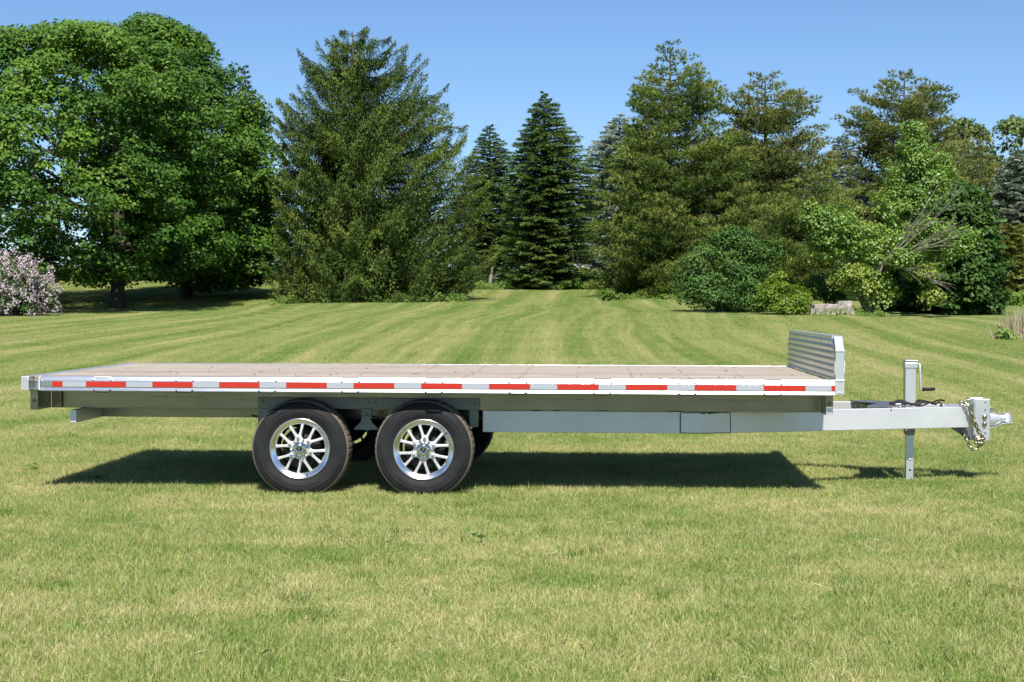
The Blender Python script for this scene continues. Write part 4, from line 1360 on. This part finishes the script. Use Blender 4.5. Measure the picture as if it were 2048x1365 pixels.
part(MB().tube([(2.765, cy1 + .03, .345), (2.79, cy1 + .02, .35), (2.83, cy1 + .02, .345), (2.84, cy1 + .02, .325)], .006, 8), 'chain_hook', 'zinc')

# headboard: bent tube frame and a corrugated sheet
fw, fx0, fx1 = .058, XF + .001, XF + .060
ptsY = [(Y0, ZB + .003), (Y0, 1.012), (Y0 + .095, 1.106), (Y1 - .095, 1.106), (Y1, 1.012), (Y1, ZB + .003)]
inY = [(Y0 + fw, ZB + .003), (Y0 + fw, .995), (Y0 + .118, 1.106 - fw), (Y1 - .118, 1.106 - fw), (Y1 - fw, .995), (Y1 - fw, ZB + .003)]
mb = MB()
for i in range(5):
    a, b, c_, d_ = ptsY[i], ptsY[i + 1], inY[i + 1], inY[i]
    mb.prism([a, b, c_, d_], 'x', fx0, fx1)
hb = part(mb, 'headboard_frame', 'galv', bevel=.003)
mb = MB()
for (y, z) in ((Y0, 1.010), (Y0, .812)):
    mb.obox(((fx0 + fx1) / 2, y - .002, z), ((fx1 - fx0) / 2 + .002, 0, 0), (0, .004, 0), (0, 0, .0055))
for k in range(5):
    mb.obox((fx0 + .004 + k * .013, Y0 - .003, .733 - .004 * (k % 2)), (.005, 0, 0), (0, .003, 0), (0, 0, .004))
for z in np.arange(.72, .80, .012):
    mb.obox((fx0 + .004, Y0 - .003, z), (.003, 0, 0), (0, .003, 0), (0, 0, .005)); mb.obox((fx1 - .004, Y0 - .003, z), (.003, 0, 0), (0, .003, 0), (0, 0, .005))
part(mb, 'weld_seam', 'weld', hb, bevel=.001, kind='stuff')
part(MB().box(fx0 - .004, fx0, Y0 + .004, Y0 + .012, .85, .94), 'corner_bead', 'weld', hb)
part(MB().box(fx1, fx1 + .004, Y0 + .004, Y0 + .012, .86, .94), 'corner_bead', 'weld', hb)
# sheet with rounded ribs running across
cor = []
nz = 72
z0_, z1_ = ZT + .002, 1.092
for i in range(nz + 1):
    t = i / nz
    z = z0_ + (z1_ - z0_) * t
    cor.append((fx0 - .006 - .0045 * (0.5 + 0.5 * math.cos(t * 2 * math.pi * 6.5)) ** .6, z))
vs, fs = [], []
cols = [(Y0 + .004, 1.012), (Y0 + .095, 1.10), (Y1 - .095, 1.10), (Y1 - .004, 1.012)]
for (y, zmax) in cols:
    for (x, z) in cor:
        vs.append((x, y, min(z, zmax)))
m_ = len(cor)
for j in range(3):
    for i in range(m_ - 1):
        fs.append((j * m_ + i, j * m_ + i + 1, (j + 1) * m_ + i + 1, (j + 1) * m_ + i))
part(MB().add(vs, fs, True), 'headboard_sheet', 'sheet', hb)
part(MB().box(fx0 - .012, fx0 - .001, Y0 + .098, Y1 - .098, 1.088, 1.1085), 'top_trim', 'galv', hb)
mb = MB()
for k in range(9):
    mb.lathe([(0, -.004), (.006, -.003), (.0085, 0)], (fx0 - .012, Y0 + .2 + k * .27, 1.096), 'x', 8)
for z in (.86, .93, 1.0):
    mb.lathe([(0, -.004), (.005, -.003), (.007, 0)], (fx0 - .008, Y0 + .02, z), 'x', 8)
part(mb, 'rivet', 'chrome', hb, kind='stuff')

# suspension: bolted strip, hangers, equaliser, leaf springs, axles
WX = (-2.026, -1.175)
WZ = .318
for s in (0, 1):
    f_ = (lambda a, b: (a, b)) if s == 0 else (lambda a, b: (mirror(b), mirror(a)))
    y0_, y1_ = f_(11.155, 11.186)
    hang = part(MB().box(-2.372, -.812, y0_, y1_, .578, .655), 'hanger_rail', 'hanger', bevel=.002)
    part(MB().box(-2.368, -2.235, y0_ + .002, y1_ - .002, .43, .5775), 'hanger', 'hanger', hang, bevel=.003)
    part(MB().box(-.882, -.820, y0_ + .002, y1_ - .002, .455, .5775), 'hanger', 'hanger', hang, bevel=.003)
    part(MB().box(-1.640, -1.565, y0_ - .006, y1_ - .002, .525, .583), 'center_hanger', 'hanger', hang, bevel=.008)
    cxx = -1.603
    pr = [(cxx - .028, .53), (cxx + .028, .53), (cxx + .040, .485), (cxx + .085, .445), (cxx + .085, .432), (cxx - .085, .432), (cxx - .085, .445), (cxx - .040, .485)]
    part(MB().prism(pr, 'y', y0_ - .012, y0_ - .007), 'equaliser', 'hanger', hang, bevel=.001)
    for xb in (-2.335, -1.665, -1.585, -1.540, -.845):
        ysf = y0_ if s == 0 else y1_ + .008
        part(MB().lathe([(0, -.010), (.010, -.009), (.012, -.002), (.012, .001)], (xb, ysf, .622), 'y', 6, sm=False), 'bolt', 'mid_steel', hang)
    part(MB().lathe([(0, -.012), (.010, -.011), (.013, -.003), (.013, .001)], (cxx, y0_ - .012, .545), 'y', 8, sm=False), 'bolt', 'hanger', hang)
    for wx in WX:
        mb = MB()
        for q in range(4):
            h_ = .40 - q * .07
            pts = [(wx + h_ * t, 11.24 if s == 0 else mirror(11.24), .47 - q * .012 + .05 * (abs(t) ** 2)) for t in (-1, -.6, -.2, .2, .6, 1)]
            for a_, b_ in zip(pts[:-1], pts[1:]):
                mb.obox([(a_[i] + b_[i]) / 2 for i in range(3)], [(b_[i] - a_[i]) / 2 for i in range(3)], (0, .025, 0), (0, 0, .005))
        part(mb, 'leaf_spring', 'dark_steel')
for wx in WX:
    part(MB().tube([(wx, 11.05, WZ), (wx, mirror(11.05), WZ)], .040, 16), 'axle', 'dark_steel')


# wheels
def make_wheel(cx, yf, phase, face=-1):
    """yf: the y of the outer sidewall; face -1 looks to -Y"""
    w = bpy.data.objects.new('wheel', None); COL.objects.link(w); w.parent = TR
    w.location = Vector((cx, yf, WZ)) - TO
    w.rotation_euler = (0, 0, 0 if face < 0 else math.pi)
    O = (0, 0, 0)
    # sidewall: sunk in towards the rim, bulging, then the shoulder
    side = [(.200, .052), (.205, .020), (.2085, .0100), (.214, .0072), (.219, .0078), (.226, .0035), (.238, -.0005), (.256, -.0040), (.262, -.0046), (.264, -.0030), (.267, -.0046), (.282, -.0035), (.297, .0015), (.299, .0035), (.301, .0030), (.313, .0100), (.323, .0175)]
    mb = MB().lathe(side, O, 'y', 96)
    back = [(.323, .2075), (.313, .215), (.295, .222), (.26, .228), (.22, .218), (.205, .20)]
    mb.lathe(back, O, 'y', 96)
    ty = mb.build('tyre', M['sidewall'], w)
    # tread with blocks cut at the shoulder and grooves round it
    nseg = 240
    rows = [(.323, .0175), (.331, .0235), (.3375, .033), (.3390, .045), (.3395, .062), (.331, .0635), (.331, .0685), (.3400, .070), (.3405, .108), (.332, .1095), (.332, .1155), (.3405, .117), (.3400, .155), (.331, .1565), (.331, .1615), (.3395, .163), (.3390, .180), (.3375, .192), (.331, .2015), (.323, .2075)]
    vs, fs = [], []
    for k in range(nseg):
        a = 2 * math.pi * k / nseg
        cut = (k % 5 == 0)
        for j, (r_, d_) in enumerate(rows):
            rr = r_ - (.0048 if cut and (2 <= j <= 4 or 15 <= j <= 17) else (.005 if cut and 7 <= j <= 12 else 0))
            vs.append((rr * math.cos(a), d_, rr * math.sin(a)))
    mm = len(rows)
    for k in range(nseg):
        for j in range(mm - 1):
            k2 = (k + 1) % nseg
            fs.append((k * mm + j, k * mm + j + 1, k2 * mm + j + 1, k2 * mm + j))
    MB().add(vs, fs, False).build('tread', M['tread'], w)
    # rim: lip, bright dished wall, barrel
    lip = [(.2075, .0180), (.2090, .0080), (.2070, .0035), (.2030, .0030), (.2005, .0060), (.1990, .0100), (.1950, .0110), (.1920, .0130), (.1740, .0250), (.1690, .0300), (.1665, .0360), (.1655, .075)]
    rim = MB().lathe(lip, O, 'y', 96).build('rim', M['polish'], w)
    MB().lathe([(.1655, .0755), (.1655, .20), (.19, .205)], O, 'y', 64).build('barrel', M['wheel_black'], w)
    # spokes: six forked arms around a centre web
    for k in range(6):
        mb = MB()
        a = math.pi / 2 - math.radians(phase) - k * math.pi / 3
        u_ = Vector((math.cos(a), 0, math.sin(a))); v_ = Vector((-math.sin(a), 0, math.cos(a)))
        fork = u_ * .084
        for sg in (-1, 1):
            b_ = a + sg * math.radians(15.5)
            e = Vector((math.cos(b_), 0, math.sin(b_))) * .172
            s0 = fork + v_ * sg * .006 - u_ * .012
            d = (e - s0); L_ = d.length; d.normalize(); n_ = d.cross(Vector((0, 1, 0)))
            c0 = (s0 + e) / 2
            y_a, y_b = .052, .049
            vsx = []
            for (pt, hw_, yc) in ((s0, .0125, .030), (s0 + d * L_ * .45, .0085, .031), (e, .0105, .034)):
                for (sx_, yy) in ((-1, 0), (-.75, -.0045), (.75, -.0045), (1, 0), (1, .020), (-1, .020)):
                    vsx.append(pt + n_ * hw_ * sx_ + Vector((0, yc + yy, 0)))
            fsx = [(i * 6 + q, i * 6 + (q + 1) % 6, (i + 1) * 6 + (q + 1) % 6, (i + 1) * 6 + q) for i in range(2) for q in range(6)] + [(5, 4, 3, 2, 1, 0), (12, 13, 14, 15, 16, 17)]
            mb.add(vsx, fsx)
        r0, r1 = .045, .094
        vsx = []
        for (rr, hw_, yc) in ((r0, .029, .027), (.070, .026, .027), (r1, .016, .0295)):
            for (sx_, yy) in ((-1, .002), (-.8, -.003), (.8, -.003), (1, .002), (1, .022), (-1, .022)):
                vsx.append(u_ * rr + v_ * hw_ * sx_ + Vector((0, yc + yy, 0)))
        mb.add(vsx, [(i * 6 + q, i * 6 + (q + 1) % 6, (i + 1) * 6 + (q + 1) % 6, (i + 1) * 6 + q) for i in range(2) for q in range(6)] + [(5, 4, 3, 2, 1, 0), (12, 13, 14, 15, 16, 17)])
        mb.build('spoke', M['spoke'], w, bevel=.0012)
        p = u_ * .0760
        MB().lathe([(0, -.026), (.0050, -.0245), (.0085, -.020), (.0098, -.014), (.0098, .012)], (p.x, .016, p.z), 'y', 12).build('lug_nut', M['chrome'], w)
        q_ = Vector((math.cos(a - math.pi / 6), 0, math.sin(a - math.pi / 6))) * .064
        MB().lathe([(0, .016), (.006, .017), (.010, .022), (.011, .04)], (q_.x, 0, q_.z), 'y', 10).build('hub_boss', M['chrome'], w)
    MB().lathe([(0, .0), (.062, .0), (.064, .010)], (0, .031, 0), 'y', 40).build('hub_plate', M['polish'], w)
    cap = MB().lathe([(.053, .034), (.0535, .018), (.0515, .010), (.0480, .002), (.0420, -.006), (.0340, -.013), (.0290, -.0150), (.0240, -.0155), (.0225, -.0135), (.0190, -.0135), (0, -.0140)], O, 'y', 40).build('hub_cap', M['chrome'], w)
    MB().lathe([(.0185, -.0150), (.0178, -.0160), (.0, -.0162)], O, 'y', 28).build('cap_emblem', M['black'], w)
    a = math.radians(phase + 20)
    MB().obox((0, -.0172, 0), (.0032 * math.cos(a), 0, -.0032 * math.sin(a)), (0, .0012, 0), (.0145 * math.sin(a), 0, .0145 * math.cos(a))).build('emblem_bar', M['rail'], w)
    va = math.radians(phase)
    ang = (-1.30 if phase < 0 else .62)
    p0 = Vector((math.cos(ang), 0, math.sin(ang)))
    MB().tube([p0 * .186 + Vector((0, .012, 0)), p0 * .182 + Vector((0, .004, 0)), p0 * .178 + Vector((.006, -.004, 0))], .0042, 7).build('valve', M['black'], w)
    # brake behind the spokes
    MB().lathe([(0, .085), (.132, .085), (.140, .095), (.140, .17), (.0, .172)], O, 'y', 40).build('brake_drum', M['wheel_black'], w)
    for k in range(4):
        b_ = k * math.pi / 2 + .35
        MB().obox((.105 * math.cos(b_), .083, .105 * math.sin(b_)), (.012, 0, 0), (0, .004, 0), (0, 0, .010)).build('drum_lug', M['dark_steel'], w, bevel=.003)
    return w


w1 = make_wheel(WX[0], Y0 + .10, -10)
w2 = make_wheel(WX[1], Y0 + .10, 5)


def copy_tree(o, parent):
    c = o.copy(); COL.objects.link(c); c.parent = parent
    for ch in list(o.children): copy_tree(ch, c)
    return c


for i, w in enumerate((w1, w2)):
    c = copy_tree(w, TR)
    c.location = Vector((WX[i], mirror(Y0 + .10), WZ)) - TO
    c.rotation_euler = (0, .4 * i, math.pi)


# ------------------------------------------------------------------ small things on the lawn
def lawn_leaf(label, u, v, Y, size, seed, mat, n=3):
    p = at(u, v, Y)
    g = float(ground(p[0], Y)) + .045
    r = np.random.default_rng(seed)
    lv = Leaves()
    c = np.stack([p[0] + r.normal(0, size * .4, n), Y + r.normal(0, size * .3, n), g + r.uniform(-.01, .03, n)], 1)
    lv.add(c, r.normal(0, 1, (n, 3)) * np.array([1, 1, .6]) + np.array([.4, 0, .3]), r.normal(0, .6, (n, 3)) + np.array([0, -.3, .7]), size * r.uniform(.8, 1.2, n), size * .7, r.random(n) * .3)
    o = lv.build('fallen_leaf', M[mat], None, (p[0], Y, g))
    o.location = (p[0], Y, g)
    tag(o, label, 'leaf')


lawn_leaf('dark curled leaf lying on the front lawn, below the right wheel', 945, 1085, EYE * FPX / (1085 - 610) * .98, .055, 3, 'maple_dark', 3)
lawn_leaf('pale dry leaf low on the front lawn at left of centre', 520, 1330, EYE * FPX / (1330 - 610) * .98, .05, 6, 'reed', 2)
for i, (u, v) in enumerate(((195, 965), (60, 945))):
    Yw = EYE * FPX / (v - 610) * .985
    p = at(u, v, Yw); g = float(ground(p[0], Yw))
    lv = Leaves(); r = np.random.default_rng(90 + i)
    n = 22
    a = r.random(n) * 6.28
    c = np.stack([p[0] + r.normal(0, .04, n), Yw + r.normal(0, .04, n), g + r.uniform(.02, .06, n)], 1)
    lv.add(c, np.stack([np.cos(a), np.sin(a), r.uniform(.1, .6, n)], 1), r.normal(0, .3, (n, 3)) + np.array([0, 0, 1.0]), .05, .03, r.random(n))
    o = lv.build('weed', M['under'], None, (p[0], Yw, g)); o.location = (p[0], Yw, g)
    tag(o, ('broad-leaved weed in the lawn left of the trailer shadow', 'small weed in the lawn under the trailer tail', 'faint green weed in the lawn below the tongue')[i], 'weed', 'weeds in the near lawn')


def near_lawn_points(n, y0, y1, seed):
    r = np.random.default_rng(seed)
    y = y0 + (y1 - y0) * r.random(n) ** 1.3
    x = (r.random(n) - .5) * 2 * (.36 * y + .5) - .05 * y
    return r, x, y


r, x, y = near_lawn_points(1500, 4.8, 17, 201)
lv = Leaves()
n = len(x)
a = r.random(n) * 6.28
lv.add(np.stack([x, y, ground(x, y) + r.uniform(.028, .046, n)], 1), np.stack([np.cos(a), np.sin(a), r.normal(0, .15, n)], 1), r.normal(0, .3, (n, 3)) + np.array([0, 0, 1.0]), r.uniform(.03, .10, n), r.uniform(.0025, .005, n), r.random(n))
o = lv.build('straw_clippings', M['reed'], None, None, kind='needle')
tag(o, 'dry straw clippings scattered on the near lawn', kind='stuff')
lv = Leaves()
r, x, y = near_lawn_points(170, 4.8, 22, 207)
for px_, py_ in zip(x, y):
    m = int(r.integers(10, 46)); sp = r.uniform(.02, .10)
    bx, by = px_ + r.normal(0, sp, m), py_ + r.normal(0, sp, m)
    lv.add(np.stack([bx, by, ground(bx, by)], 1), np.stack([r.normal(0, .5, m), r.normal(0, .5, m), np.ones(m)], 1), r.normal(0, 1, (m, 3)) * np.array([1, 1, .2]), r.uniform(.05, .085, m), r.uniform(.004, .007, m), r.random(m) * .6)
o = lv.build('coarse_grass_tufts', M['under'], None, None, kind='needle')
tag(o, 'coarser dark green grass tufts in the near lawn', kind='stuff')
